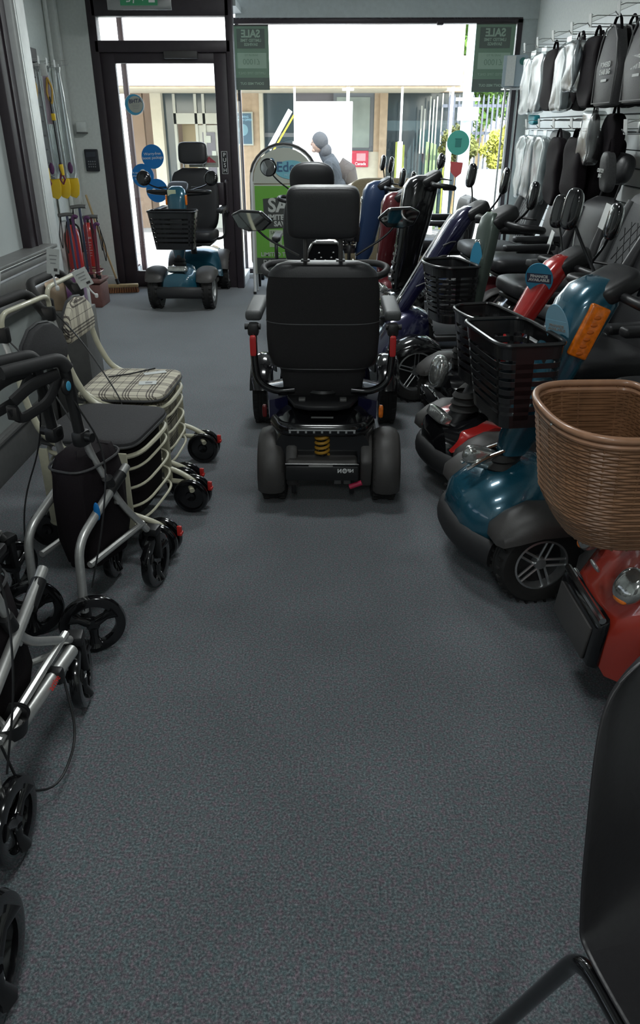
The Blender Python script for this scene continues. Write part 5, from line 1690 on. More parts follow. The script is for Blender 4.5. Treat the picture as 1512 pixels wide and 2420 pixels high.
def rollator(label, loc, rz, w_, wb=0.44, hz=0.85, bag=True, tube=None, bar=True, r=0.10, castrot=(0, 0), rearrot=0.0, loop=False, levers=True, hf=0.95, gy=0.0):
    """folding walker; forward +Y, origin between the rear wheels, half width w_"""
    tube = tube or M['silver_tube']
    root = empty('rollator', (loc[0], loc[1], 0), R(rz), label, 'walking frame')
    for i, s in enumerate((-1, 1)):
        x = s * w_
        hx = x * hf
        cg, sg_ = math.cos(R(gy)), math.sin(R(gy))

        def G(y, z, hx=hx, cg=cg, sg_=sg_):
            return (hx + sg_ * (0.12 - y), 0.12 - cg * (0.12 - y), z)
        # front post: handle stem down and forward to the castor
        MB().tube(smooth_path([(hx, 0.14, hz - 0.06), (hx, 0.17, 0.62), (x, 0.24, 0.40), (x, wb - 0.03, 0.235)], 0.08), 0.0115, 10).build('front_leg', tube, root)
        # rear leg with its knee
        MB().tube(smooth_path([(x * 1.02, wb - 0.10, 0.50), (x * 1.05, 0.02, 0.365), (x * 1.05, 0.0, 0.14)], 0.06, 6), 0.0135, 10).build('rear_leg', tube, root)
        MB().tube([(x * 1.02, 0.06, 0.27), (x * 1.02, wb - 0.05, 0.27)], 0.0105, 8).build('side_rail', tube, root)
        MB().cyl((x * 1.02, wb - 0.13, 0.485), (x * 1.02, wb - 0.20, 0.455), 0.018).build('tube_sleeve', M['black'], root)
        MB().cyl((x, 0.20, 0.50), (x, 0.215, 0.46), 0.017).build('tube_sleeve', M['black'], root)
        castor(root, (x * 1.05 + s * 0.024, 0.0, r), r, 0.030, 'open', rot=R(rearrot))
        MB().box((x * 1.05, 0.005, 0.15), (0.022, 0.03, 0.08), bev=0.005).build('brake_block', M['black'], root)
        castor(root, (x, wb - 0.0, r), r, 0.032, 'open', rot=R(castrot[i]))
        MB().box((x, wb - 0.0, 2 * r + 0.018), (0.05, 0.05, 0.03), rot=(0, 0, R(castrot[i])), bev=0.008).box((x, wb, r + 0.06), (0.05, 0.02, 0.10), rot=(0, 0, R(castrot[i])), bev=0.004).build('castor_fork', M['black'], root)
        # stem, grip and brake lever
        MB().tube([(hx, 0.155, 0.66), (hx, 0.135, hz - 0.02)], 0.016, 12).build('handle_stem', M['black'], root)
        if not loop:
            MB().tube(smooth_path([G(0.14, hz - 0.03), G(0.12, hz), G(-0.01, hz - 0.002), G(-0.045, hz - 0.004)], 0.02), 0.019, 12).build('grip', M['black_soft'], root)
        if levers:
            MB().tube(smooth_path([G(0.11, hz - 0.04), G(0.03, hz - 0.05), G(-0.03, hz - 0.085)], 0.04), 0.009, 8, flat=1.9).tube(smooth_path([G(0.11, hz - 0.05), G(0.07, hz - 0.11), G(-0.02, hz - 0.14), G(-0.035, hz - 0.10)], 0.03), 0.008, 8, flat=1.9).box(G(-0.035, hz - 0.115), (0.036, 0.012, 0.04), bev=0.004).build('brake_lever', M['black'], root)
        MB().ball((hx + s * 0.012, 0.115, hz - 0.075), (0.010, 0.018, 0.024)).build('lever_housing', M['black'], root)
        MB().ball((hx + s * 0.022, 0.115, hz - 0.072), (0.003, 0.010, 0.014)).build('blue_cap', M['cyan'], root)
        MB().box((hx, 0.16, 0.64), (0.04, 0.05, 0.05), bev=0.012).cyl((hx - s * 0.02, 0.16, 0.645), (hx + s * 0.04, 0.16, 0.645), 0.014).build('height_knob', M['black'], root)
        MB().tube(smooth_path([(hx, 0.13, hz - 0.09), (x + s * 0.03, 0.18, 0.60), (x + s * 0.06, 0.08, 0.42), (x + s * 0.03, 0.02, 0.22)], 0.15, 8), 0.0028, 6).build('brake_cable', M['black'], root)
    if loop:
        MB().tube(smooth_path([(-w_ * 0.95, 0.14, hz - 0.05), (-w_ * 0.95, 0.02, hz + 0.02), (w_ * 0.95, 0.02, hz + 0.02), (w_ * 0.95, 0.14, hz - 0.05)], 0.06), 0.017, 12).build('foam_handle', M['tyre'], root)
    MB().tube([(-w_, 0.24, 0.40), (w_, 0.24, 0.40)], 0.009, 8).build('cross_bar', tube, root)
    if w_ > 0.13:
        MB().tube([(-w_, 0.10, 0.27), (w_, 0.36, 0.27)], 0.009, 8).tube([(w_, 0.10, 0.27), (-w_, 0.36, 0.27)], 0.009, 8).build('cross_brace', tube, root)
    if bag:
        rings = []
        for z, kx, ky in ((0.20, 0.6, 0.7), (0.215, 0.85, 0.9), (0.30, 1.0, 1.0), (0.45, 1.0, 1.0), (0.53, 0.9, 0.95), (0.575, 0.75, 0.7), (0.59, 0.4, 0.4)):
            rings.append([(x_ + 0.006 * math.sin(z * 60 + i), y_ + 0.006 * math.cos(z * 47 + i * 2), z) for i, (x_, y_, _) in enumerate(superell(0, 0.22, (w_ - 0.012) * kx, 0.125 * ky, z, 30, 3.0))])
        bo = MB().loft(rings).build('bag', M['bagcloth'], root)
        MB().tube([(x_, y_, 0.545) for x_, y_, _ in superell(0, 0.22, w_ * 0.86, 0.115, 0, 30, 3.0)], 0.004, 6, closed=True).build('bag_piping', M['bagcloth2'], bo)
        if w_ > 0.1:
            MB().box((0, 0.20, 0.62), (2 * w_ - 0.03, 0.20, 0.022), bev=0.008).build('folded_seat', M['black'], root)
    return root


r1 = rollator('silver folded rollator with black grips and bag in front of the charcoal trolley', (-0.835, 1.90), -20, 0.088, wb=0.40, hz=0.885, castrot=(20, 10), rearrot=-50, hf=0.55, gy=-22)
MB().ball((0, 0, 0), (0.011, 0.006, 0.03)).build('blue_badge', M['blue_st'], r1, loc=(0.097, 0.12, 0.425))
r2 = rollator('silver rollator nearest the camera with cup holder on its side bar', (-0.86, 1.14), -3, 0.14, wb=0.50, hz=0.92, castrot=(-20, 12), rearrot=2, loop=False)
MB().tube([(0.14, 0.06, 0.24), (0.15, 0.45, 0.215)], 0.0185, 12).build('side_bar', M['silver_tube'], r2)
tx = text('active', 0.022, M['redpl'], 'lettering', r2, (0.1665, 0.30, 0.233), (R(50), 0, R(90)))
MB().box((0.15, 0.34, 0.222), (0.045, 0.03, 0.045), bev=0.01).build('bar_clamp', M['black'], r2)
cu = MB().lathe([(0.0, -0.045), (0.034, -0.045), (0.044, 0.0), (0.0475, 0.002), (0.046, -0.002), (0.041, -0.004), (0.032, -0.038), (0.0, -0.038)], (0, 0, 0), 'Z', 32)
cu.build('cup_holder', M['black'], r2, loc=(0.14, 0.12, 0.285))
MB().tube(smooth_path([(0.16, 0.36, 0.20), (0.20, 0.30, 0.06), (0.20, 0.16, 0.03), (0.17, 0.06, 0.12), (0.16, 0.04, 0.28)], 0.1, 8), 0.0032, 6).build('hanging_cable', M['black'], r2)
r3 = rollator('dark walker at the left picture edge behind the silver folded one', (-1.15, 1.74), 4, 0.09, wb=0.43, hz=0.93, castrot=(20, -30), rearrot=10, bag=True, tube=M['alu_grey'], loop=True)
r4 = rollator('black-wheeled rollator mostly out of frame at the bottom left', (-0.745, 0.74), 0, 0.13, wb=0.26, hz=0.80, castrot=(10, 5), rearrot=0, bag=False, tube=M['alu_grey'], levers=False) if False else None
t_ = empty('transport_chair', (-0.60, 0.80, 0), 0, 'black wheel and frame of a folded wheelchair at the lower left edge', 'wheelchair')
castor(t_, (0.0, 0.0, 0.125), 0.125, 0.035, 'open')
MB().box((-0.02, 0.02, 0.26), (0.025, 0.04, 0.10), bev=0.006).build('fork', M['black'], t_)
castor(t_, (-0.30, 0.0, 0.125), 0.125, 0.035, 'open')
MB().tube(smooth_path([(-0.02, 0.02, 0.30), (-0.05, 0.03, 0.42), (-0.30, 0.03, 0.42), (-0.32, 0.02, 0.30)], 0.05), 0.012, 10).build('frame', M['alu_grey'], t_)
MB().box((-0.32, 0.02, 0.26), (0.025, 0.04, 0.10), bev=0.006).build('fork', M['black'], t_)


# swing price tags held by clear clips
def swing_tag(loc, rz, tilt, label, w_=0.055, h_=0.085, lines=True):
    root = empty('price_tag', loc, rz, label, 'price tag')
    c = MB().box((0, 0, 0), (w_, 0.0016, h_), rot=(0, tilt, 0)).build('card', M['tagw'], root)
    mt = Euler((0, tilt, 0)).to_matrix()
    p = MB()
    for q in range(3):
        v = mt @ Vector((0, -0.0013, 0.02 - q * 0.013))
        p.box(v, (w_ * (0.62 - 0.1 * q), 0.0008, 0.0035), rot=(0, tilt, 0))
    p.build('print', M['grey_text'], c)
    v = mt @ Vector((w_ * 0.2, -0.0013, -h_ * 0.33))
    MB().box(v, (w_ * 0.28, 0.0008, 0.010), rot=(0, tilt, 0)).build('price', M['grey_pl'], c)
    v0 = mt @ Vector((0, 0, h_ / 2))
    MB().box(v0 - Vector((0, 0, h_)) * 1.0 if False else mt @ Vector((0, 0.003, -h_ / 2)), (0.012, 0.005, 0.014), bev=0.003).tube([mt @ Vector((0, 0.004, -h_ / 2)), mt @ Vector((0.006, 0.006, -h_ / 2 - 0.03)), mt @ Vector((0.012, 0.008, -h_ / 2 - 0.045))], 0.0035, 8).box(mt @ Vector((0.014, 0.008, -h_ / 2 - 0.05)), (0.014, 0.014, 0.018), bev=0.005).build('clip', M['polybag'] if False else M['white_pl'], root)
    return root


swing_tag((-0.985, 2.72, 1.03), R(20), R(8), 'white price tag clipped upright to the foam handle of the charcoal trolley', 0.042, 0.085)
swing_tag((-1.10, 2.47, 1.00), R(25), R(14), 'white price tag at the left picture edge', 0.042, 0.08)
tg_ = swing_tag((-1.045, 3.20, 0.89), R(15), R(-22), 'white price card over the cream handle of the tartan trolley', 0.06, 0.075)
# leaflet rack at floor behind the trolleys, cane stand, etc.
# ---------------------------------------------------------------- slatwall on the far left wall
sl = empty('slatwall', (XL + 0.012, 6.70, 0.95), 0, 'grey-brown slatted display panel on the far left wall', 'display panel')
b0 = None
for i in range(10):
    if b0 is None:
        b0 = MB().box((0, 0, 0), (0.022, 1.02, 0.098), bev=0.004, seg=1).build('slat_board', M['slat_l'], sl)
        o = b0
    else:
        o = b0.copy()
        COL.objects.link(o)
    o.location = (0.004, 0, 0.055 + i * 0.108)
MB().box((-0.008, 0, 0.54), (0.004, 1.02, 1.08)).build('backing', M['gap'], sl)


def wall_hook(x, y, z, dx, label, tagc=True, m=None):
    """double wire prong hook projecting by dx from (x, y, z)"""
    m = m or M['alu']
    root = empty('display_hook', (x, y, z), 0, label, 'hook', None)
    MB().tube([(0, 0, 0), (dx, 0, 0.012), (dx * 1.03, 0, 0.028)], 0.0028, 6).tube([(0, 0, 0.035), (dx, 0, 0.045)], 0.002, 6).build('prong', m, root)
    MB().box((0.004 * (1 if dx > 0 else -1), 0, 0.01), (0.008, 0.03, 0.06), bev=0.002).build('hook_plate', m, root)
    if tagc:
        MB().box((dx * 1.02, 0, 0.038), (0.003, 0.038, 0.05)).build('price_ticket', M['tagw'], root)
    return root


hk = ['display hook near the top of the far left panel, first from the camera', 'display hook at the middle of the far left panel top', 'display hook at the far end of the left panel top']
for i, y in enumerate((6.50, 6.68, 6.86)):
    wall_hook(XL + 0.03, y, 1.86 - 0.0 * i, 0.24, hk[i])
wall_hook(XL + 0.02, 7.25, 1.90, 0.24, 'bare display hook beyond the far left panel', tagc=False)


def reacher(x, y, z, label, L_=0.75):
    root = empty('reaching_aid', (x, y, z), 0, label, 'grabber')
    MB().box((0, 0, -0.04), (0.05, 0.012, 0.08), bev=0.004).build('header_card', M['tagw'], root)
    MB().box((0.0, 0, -0.24), (0.045, 0.008, 0.34), rot=(0, R(2), 0)).build('backing_card', mat('lilac_card', (0.42, 0.34, 0.40), 0.6), root)
    MB().tube(smooth_path([(0.02, -0.01, -0.09), (0.05, -0.01, -0.16), (0.03, -0.01, -0.28), (0.0, -0.01, -0.20), (0.02, -0.01, -0.09)], 0.03), 0.008, 8).build('trigger_handle', mat('ochre_plastic', (0.50, 0.30, 0.05), 0.5), root)
    MB().tube([(0.02, -0.012, -0.22), (0.03, -0.012, -L_)], 0.007, 8).build('shaft', M['black'], root)
    MB().box((0.028, -0.012, -0.36), (0.03, 0.02, 0.05), bev=0.004).build('collar', M['yellow'], root)
    MB().tube([(0.03, -0.012, -L_ + 0.06), (0.04, -0.012, -L_ - 0.02)], [0.02, 0.012], 8).build('jaw_joint', M['yellow'], root)
    MB().tube([(0.03, -0.012, -L_), (0.05, -0.012, -L_ - 0.05), (0.03, -0.012, -L_ - 0.09)], [0.01, 0.008, 0.006], 8).tube([(0.03, -0.012, -L_), (0.01, -0.012, -L_ - 0.05), (0.03, -0.012, -L_ - 0.09)], [0.01, 0.008, 0.006], 8).build('jaws', M['maroon'], root)
    return root


reacher(-2.30, 6.46, 1.88, 'long black and yellow reaching aid, nearest the aluminium post', 0.78)
reacher(-2.25, 6.66, 1.88, 'long black and yellow reaching aid hanging at the middle of the left panel', 0.76)
for i, (x, y) in enumerate(((-2.36, 6.84), (-2.30, 6.90), (-2.245, 6.97))):
    root = empty('bagged_scoop', (x, y, 1.90), 0, ['long clear-bagged tool with yellow paddle, left one of the trio', 'long clear-bagged tool with yellow paddle, middle one of the trio', 'long clear-bagged tool with yellow paddle, nearest the door'][i], 'tool')
    MB().loft([[(a * 0.022 * k, b * 0.014, -z) for a, b in ((-1, -1), (0, -1.2 + 0.2 * k), (1, -1), (1.1, 0), (1, 1), (0, 1.2), (-1, 1), (-1.1, 0))] for z, k in ((0.02, 1.2), (0.06, 0.8), (0.2, 1.2), (0.4, 1.5), (0.6, 1.7), (0.78, 2.0), (0.84, 1.2))]).build('clear_bag', M['polybag'], root)
    MB().tube([(0, 0, -0.06), (0.01, 0, -0.80)], 0.008, 8).build('shaft', M['alu'], root)
    MB().box((0, 0, -0.02), (0.03, 0.01, 0.04)).build('header_card', M['tagw'], root)
    MB().prism([(-0.05, -0.84), (0.05, -0.84), (0.055, -0.90), (0.045, -0.97), (0.015, -1.0), (-0.03, -0.985), (-0.055, -0.92)], 0.014, 'Y', 0, bev=0.005).build('paddle', M['yellow'], root)
    MB().ball((0.0, -0.012, -0.76), (0.022, 0.01, 0.045)).build('grip_ball', M['purple'], root)

# walking stick stand
st = empty('stick_stand', (-2.215, 6.93, 0), 0, 'maroon crate stand that holds the walking sticks by the left wall', 'stand')
MB().box((0, 0, 0.10), (0.28, 0.26, 0.20), bev=0.01).box((0, 0, 0.225), (0.30, 0.28, 0.03), bev=0.01).build('crate', mat('maroon_brown_crate', (0.16, 0.07, 0.06), 0.6, noise=(20, 0.15, 0.1)), st)
MB().tube([(x, y, 0.30) for x, y, _ in superell(0, 0, 0.135, 0.12, 0, 24, 4)], 0.007, 6, closed=True).build('top_ring', M['maroon'], st)
sticks = [(-0.08, 0.02, 0.735, M['navy_st'], 'navy walking stick leftmost in the stand', 0), (-0.035, -0.04, 0.70, M['purple'], 'plum walking stick second from left in the stand', 1), (0.0, 0.03, 0.80, M['navy_st'], 'tall dark walking stick with T handle in the middle of the stand', 0),
          (0.035, -0.03, 0.69, M['maroon'], 'maroon walking stick at the middle front of the stand', 1), (0.07, 0.0, 0.72, M['maroon'], 'maroon walking stick with pale handle on the right of the stand', 0), (0.095, -0.06, 0.64, M['maroon'], 'short maroon walking stick rightmost in the stand', 1)]
for (dx, dy, hh, mm, lab, kd) in sticks:
    k_ = empty('walking_stick', (-2.215 + dx * 1.3, 6.93 + dy, 0.242), 0, lab, 'walking stick')
    hh -= 0.22
    MB().tube([(0, 0, 0.0), (dx * 0.15, 0, hh)], 0.0115, 10).build('shaft', mm, k_)
    MB().cyl((0, 0, 0), (0, 0, 0.03), 0.016).build('ferrule', M['tyre'], k_)
    if kd == 0:
        MB().tube(smooth_path([(dx * 0.15 - 0.075, 0, hh + 0.005), (dx * 0.15, 0, hh + 0.015), (dx * 0.15 + 0.06, 0, hh + 0.012)], 0.02), 0.016, 10).build('handle', M['alu_grey'], k_)
    else:
        MB().tube(smooth_path([(dx * 0.15, 0, hh), (dx * 0.15, 0, hh + 0.03), (dx * 0.15 + 0.02, 0, hh + 0.045), (dx * 0.15 + 0.045, 0, hh + 0.03)], 0.02), 0.014, 10).build('handle', M['purple'], k_)
    sg = 1 if dx > 0 else -1
    MB().tube(smooth_path([(dx * 0.15 + sg * 0.05, -0.02, hh), (dx * 0.15 + sg * 0.085, -0.02, hh - 0.16), (dx * 0.15 + sg * 0.07, -0.02, hh - 0.28), (dx * 0.15 + sg * 0.055, -0.02, hh - 0.14), (dx * 0.15 + sg * 0.05, -0.02, hh)], 0.03), 0.004, 6).build('wrist_strap', M['black'], k_)

# fire extinguishers on the wall
fx = empty('fire_extinguisher', (-2.42, 7.30, 0.26), 0, 'red fire extinguisher on the left wall behind the walking sticks', 'fire extinguisher')
MB().lathe([(0.0, 0), (0.062, 0.0), (0.068, 0.02), (0.068, 0.29), (0.055, 0.34), (0.025, 0.37), (0.02, 0.39), (0, 0.39)], (0, 0, 0), 'Z', 28).build('cylinder', M['extred'], fx)
MB().cyl((0, 0, 0.38), (0, 0, 0.43), 0.02).box((0.02, 0, 0.44), (0.09, 0.02, 0.015), rot=(0, R(-12), 0), bev=0.004).build('valve', M['black'], fx)
MB().tube(smooth_path([(0.01, -0.02, 0.41), (0.08, -0.04, 0.38), (0.085, -0.03, 0.15)], 0.04), 0.009, 8).build('hose', M['black'], fx)
fx = empty('fire_extinguisher', (-2.32, 7.47, 0.26), 0, 'red fire extinguisher with white printed panel, nearer the door', 'fire extinguisher')
MB().lathe([(0.0, 0), (0.058, 0.0), (0.064, 0.02), (0.064, 0.31), (0.05, 0.36), (0.02, 0.39), (0, 0.39)], (0, 0, 0), 'Z', 28).build('cylinder', M['extred'], fx)
MB().cyl((0, 0, 0.38), (0, 0, 0.43), 0.018).box((0.02, 0, 0.44), (0.09, 0.02, 0.015), rot=(0, R(-12), 0), bev=0.004).build('valve', M['black'], fx)
mb = MB().box((0.01, -0.064, 0.26), (0.05, 0.004, 0.018))
for q in range(6):
    mb.box((0.0 + 0.004 * (q % 2), -0.064, 0.22 - q * 0.024), (0.06 - 0.01 * (q % 3), 0.004, 0.007))
mb.build('printed_panel', mat('pinkish_print', (0.60, 0.35, 0.34), 0.6), fx)
for i, (x, y) in enumerate(((-2.42, 7.30), (-2.32, 7.47))):
    o = tag(MB().box((x, y, 0.13), (0.12, 0.12, 0.25), bev=0.006).build('extinguisher_plinth', M['box']), ['cardboard box under the left fire extinguisher', 'cardboard box under the extinguisher nearer the door'][i], 'box')
tag(MB().box((-2.478, 7.30, 0.80), (0.008, 0.16, 0.22)).build('safety_notice', M['tagw']), 'white notice on the left wall above the extinguisher', 'notice')

# broom
br = empty('broom', (-2.085, 7.50, 0), 0, 'wooden broom with red-brown bristles leaning by the white pier', 'broom')
MB().box((0, 0, 0.065), (0.34, 0.055, 0.03), rot=(0, 0, R(12)), bev=0.008).build('head', M['wood'], br)
mb = MB()
for i in range(15):
    for j in range(3):
        a = Vector((-0.155 + i * 0.022, -0.018 + j * 0.018, 0.055))
        mt = Euler((0, 0, R(12))).to_matrix()
        p0 = mt @ a
        p1 = p0 + Vector((0.012 * (i - 7) / 7 - 0.004, (j - 1) * 0.015, -0.053))
        mb.tube([p0, p1], [0.006, 0.011], 6)
mb.build('bristles', M['bristle'], br)['kind'] = 'stuff'
MB().cyl((-0.02, 0, 0.08), (-0.035, 0.0, 0.13), 0.016).build('socket', M['black'], br)
MB().tube([(-0.03, 0, 0.12), (-0.16, 0.05, 0.55), (-0.255, 0.10, 0.88)], 0.0105, 10).build('handle', M['wood'], br)

# low boxes between the trolleys and the stand
o = empty('leaflet_box', (-1.37, 3.93, 0), 0, 'cardboard box with white packs on the floor behind the tartan trolley', 'box')
MB().box((0, 0, 0.305), (0.20, 0.22, 0.61), bev=0.005).build('stand', M['alu_grey'], o)
MB().box((-0.04, 0, 0.68), (0.10, 0.14, 0.14), bev=0.004).build('carton', M['box'], o)
for i in range(4):
    MB().box((0.06, -0.09 + i * 0.05, 0.70), (0.06, 0.04, 0.18), bev=0.004).build('pack', [M['purple'], M['tagw'], mat('mauve_pack', (0.28, 0.2, 0.3), 0.5), M['tagw']][i], o)
# ================================================================ RIGHT WALL DISPLAY
sl = empty('slatwall', (XR - 0.012, 5.65, 0.30), 0, 'pale slatwall display panels along the right wall', 'display panel')
b0 = None
nb = 18
for i in range(nb):
    if b0 is None:
        b0 = MB().box((0, 0, 0), (0.022, 4.9, 0.096), bev=0.004, seg=1).build('slat_board', M['slat'], sl)
        o = b0
    else:
        o = b0.copy()
        COL.objects.link(o)
    o.location = (-0.004, 0, 0.05 + i * 0.102)
MB().box((0.008, 0, 0.92), (0.004, 4.9, 1.84)).build('backing', M['gap'], sl)
MB().box((-0.012, -1.55, 0.92), (0.010, 0.02, 1.84)).build('joint_strip', M['alu'], sl)


def hook_r(y, z, L_, label, tick=True):
    root = empty('display_hook', (XR - 0.026, y, z), 0, label, 'hook')
    MB().tube([(0, 0, 0), (-L_, 0, 0.0), (-L_ - 0.02, 0, 0.02)], 0.0032, 6).tube([(0, 0, 0.05), (-L_ * 0.93, 0, 0.055), (-L_, 0, 0.045)], 0.0024, 6).tube([(-L_, -0.02, 0.055), (-L_, 0.02, 0.055)], 0.0024, 6).build('prong', M['alu'], root)
    MB().box((-0.003, 0, 0.02), (0.006, 0.035, 0.08), bev=0.002).build('hook_plate', M['alu'], root)
    if tick:
        MB().box((-L_ - 0.004, 0, 0.03), (0.003, 0.05, 0.065), rot=(0, R(-8), 0)).build('price_ticket', M['tagw'], root)
    return root


def crumple(mb, amp, f, seed):
    for v in mb.bm.verts:
        c = v.co
        v.co = c + Vector((math.sin(c.z * f + seed * 3 + c.y * f * 0.6), math.cos(c.z * f * 0.8 + seed + c.x * 9), 0.3 * math.sin(c.y * f + seed))) * amp
    return mb


def hang_bag(name, label, y, zt, x, w_, h_, th, m, cat='bag', group=None, clear=False, text_=False, shape=0, seed=1, strap=True, hdr=False):
    root = empty(name, (x, y, zt), 0, label, cat, group)
    if shape == 0:          # oblong pouch
        mb = superpad(MB(), (0, 0, -h_ / 2 - 0.05), (th, w_, h_), 0.45, 0.35)
    elif shape == 1:        # backpack: rounded shoulders, wide foot
        poly = [(-w_ * 0.5, -h_ - 0.05), (-w_ * 0.52, -h_ * 0.5 - 0.05), (-w_ * 0.40, -0.12), (-w_ * 0.22, -0.06), (0, -0.045), (w_ * 0.22, -0.06), (w_ * 0.40, -0.12), (w_ * 0.52, -h_ * 0.5 - 0.05), (w_ * 0.5, -h_ - 0.05)]
        mb = MB().prism(poly, th, 'X', 0, bev=min(0.02, th * 0.4))
    else:                   # gathered drawstring pouch, pointed foot
        rings = []
        for t, k in ((0.0, 0.30), (0.08, 0.22), (0.16, 0.55), (0.35, 0.9), (0.6, 1.0), (0.8, 0.75), (0.93, 0.35), (1.0, 0.08)):
            rings.append([(th / 2 * k * math.cos(a), w_ / 2 * k * math.sin(a) + 0.01 * math.sin(5 * t), -0.03 - h_ * t) for a in [2 * PI * q / 22 for q in range(22)]])
        mb = MB().loft(rings)
    bmesh.ops.subdivide_edges(mb.bm, edges=[e for e in mb.bm.edges if e.calc_length() > 0.06], cuts=2, use_grid_fill=True) if shape == 0 and False else None
    crumple(mb, 0.006 if not clear else 0.009, 26, seed)
    mb.build('body' if not clear else 'contents', m, root)
    if clear:
        cb = superpad(MB(), (-0.006, 0, -h_ / 2 - 0.05), (th + 0.03, w_ + 0.03, h_ + 0.03), 0.35, 0.3)
        crumple(cb, 0.010, 30, seed + 2)
        cb.build('clear_sleeve', M['polybag'], root)
        MB().box((0, 0, -0.03), (0.006, w_ * 0.5, 0.06)).build('header', M['polybag'], root)
    if strap:
        for s in (-1, 1):
            MB().tube([(0, s * w_ * 0.30, -0.11), (0, s * w_ * 0.12, -0.02), (0, 0, 0.002)], 0.008, 6, flat=0.4).build('strap', M['bagcloth'], root)
    if shape == 1:
        MB().tube([(-th / 2 - 0.001, p[0] * 0.93, (p[1] + 0.06) * 0.96 - 0.06) for p in poly], 0.004, 6, closed=True).build('piping', M['piping'], root)
        if text_:
            rt = (R(90), 0, R(-90))
            text('POWERED\nCHAIR BAG', 0.034, M['tagw'], 'lettering', root, (-th / 2 - 0.003, 0.0, -h_ * 0.66), rt, bold=0.001)
            MB().box((-th / 2 - 0.002, 0, -h_ * 0.66 - 0.055), (0.002, 0.09, 0.012)).build('white_line', M['tagw'], root)
    return root


xe = 1.46
hooks = [(6.76, 'display hook on the top row of the right wall, furthest from the camera'), (6.35, 'second display hook from the window, top row'), (5.92, 'third display hook from the window, top row'), (5.48, 'fourth display hook from the window, top row'),
         (5.10, 'fifth display hook from the window, top row'), (4.62, 'nearest display hook of the top row')]
for y, lab in hooks:
    hook_r(y, 1.96, XR - 0.026 - xe, lab)
pale = mat('pale_packed_cloth', (0.50, 0.55, 0.56), 0.5, noise=(12, 0.2, 0.4))
slate = mat('slate_packed_cloth', (0.12, 0.15, 0.17), 0.5, noise=(12, 0.3, 0.4))
items = []
hang_bag('packed_cape', 'long clear-bagged white garment at the far end of the top row', 6.62, 1.96, 1.50, 0.30, 0.36, 0.05, pale, 'packed item', clear=True, strap=False, seed=1)
hang_bag('packed_cape', 'slate garment in a clear bag, second from the window', 6.30, 1.96, 1.50, 0.28, 0.36, 0.05, slate, 'packed item', clear=True, strap=False, seed=2)
G = 'black bags hanging on the top row hooks'
for i in range(3):
    hang_bag('black_bag', ['black bag on the second hook from the window, foremost', 'black bag on the second hook from the window, middle', 'black bag on the second hook from the window, nearest the wall'][i],
             5.98 + 0.02 * i, 1.97, 1.50 + i * 0.11, 0.30, 0.37, 0.08, M['bagcloth'], shape=0, seed=4 + i)
hang_bag('packed_cape', 'narrow shiny white package on the third hook', 5.62, 1.96, 1.49, 0.22, 0.36, 0.06, pale, 'packed item', clear=True, strap=False, seed=7)
for i in range(3):
    hang_bag('black_bag', ['black bag on the fourth hook, foremost', 'black bag on the fourth hook, middle', 'black bag on the fourth hook, nearest the wall'][i], 5.44 - 0.03 * i, 1.97, 1.52 + i * 0.11, 0.26, 0.36, 0.08, M['bagcloth'], shape=2 if i == 0 else 0, seed=9 + i)
hang_bag('packed_pouch', 'small clear triangular pouch on the fifth hook', 5.22, 1.94, 1.44, 0.17, 0.24, 0.05, slate, 'packed item', clear=True, shape=2, seed=12)
for i in range(3):
    hang_bag('black_bag', ['black bag on the fifth hook, foremost', 'black bag on the fifth hook, middle', 'black bag on the fifth hook, nearest the wall'][i], 5.06 - 0.02 * i, 1.96, 1.50 + i * 0.11, 0.28, 0.36, 0.09, M['bagcloth'], shape=0, seed=14 + i)
for i in range(4):
    hang_bag('backpack', ['dark mesh scooter bag with white lettering, foremost of its hook', 'black scooter bag right behind the lettered one', 'third black scooter bag of the nearest hook', 'scooter bag next to the wall on the nearest hook'][i],
             4.64 + 0.015 * i, 1.97, 1.47 + i * 0.085, 0.34, 0.37, 0.06, M['bagcloth2'] if i == 0 else M['bagcloth'], shape=1, text_=(i == 0), seed=20 + i)
hook_r(4.18, 1.96, XR - 0.026 - xe, 'display hook at the right picture edge')
for i in range(2):
    hang_bag('backpack', ['dark mesh scooter bag at the right picture edge, lettered', 'scooter bag behind the one at the right picture edge'][i], 4.16, 1.97, 1.47 + i * 0.09, 0.36, 0.37, 0.06, M['bagcloth2'] if i == 0 else M['bagcloth'], shape=1, text_=(i == 0), seed=30 + i)
# lower row
for y, lab in ((6.42, 'display hook of the lower row nearest the window'), (6.02, 'second display hook of the lower row'), (5.62, 'third display hook of the lower row'), (5.20, 'fourth display hook of the lower row')):
    hook_r(y, 1.44, XR - 0.026 - xe, lab)
hang_bag('packed_cape', 'long clear-wrapped garment on the lower row, nearest the window', 6.55, 1.43, 1.50, 0.24, 0.42, 0.05, pale, 'packed item', clear=True, strap=False, seed=40)
hang_bag('packed_cape', 'clear-wrapped dark garment, second on the lower row', 6.28, 1.43, 1.50, 0.22, 0.42, 0.05, slate, 'packed item', clear=True, strap=False, seed=41)
hang_bag('packed_cape', 'shiny white-edged package, third on the lower row', 5.95, 1.43, 1.49, 0.20, 0.42, 0.05, pale, 'packed item', clear=True, strap=False, seed=42)
for i in range(3):
    hang_bag('black_bag', ['black pouch on the third lower hook, foremost', 'black pouch on the third lower hook, middle', 'black pouch on the third lower hook, nearest the wall'][i], 5.60, 1.44, 1.50 + i * 0.11, 0.28, 0.42, 0.08, M['bagcloth'], shape=0, seed=44 + i)
for i in range(3):
    hang_bag('black_bag', ['black bag on the fourth lower hook, foremost', 'black bag on the fourth lower hook, middle', 'black bag on the fourth lower hook, nearest the wall'][i], 5.16, 1.44, 1.50 + i * 0.11, 0.34, 0.34, 0.08, M['bagcloth'], shape=0, seed=50 + i)
hook_r(4.90, 1.56, 0.36, 'display hook holding the small gloss pouch', tick=False)
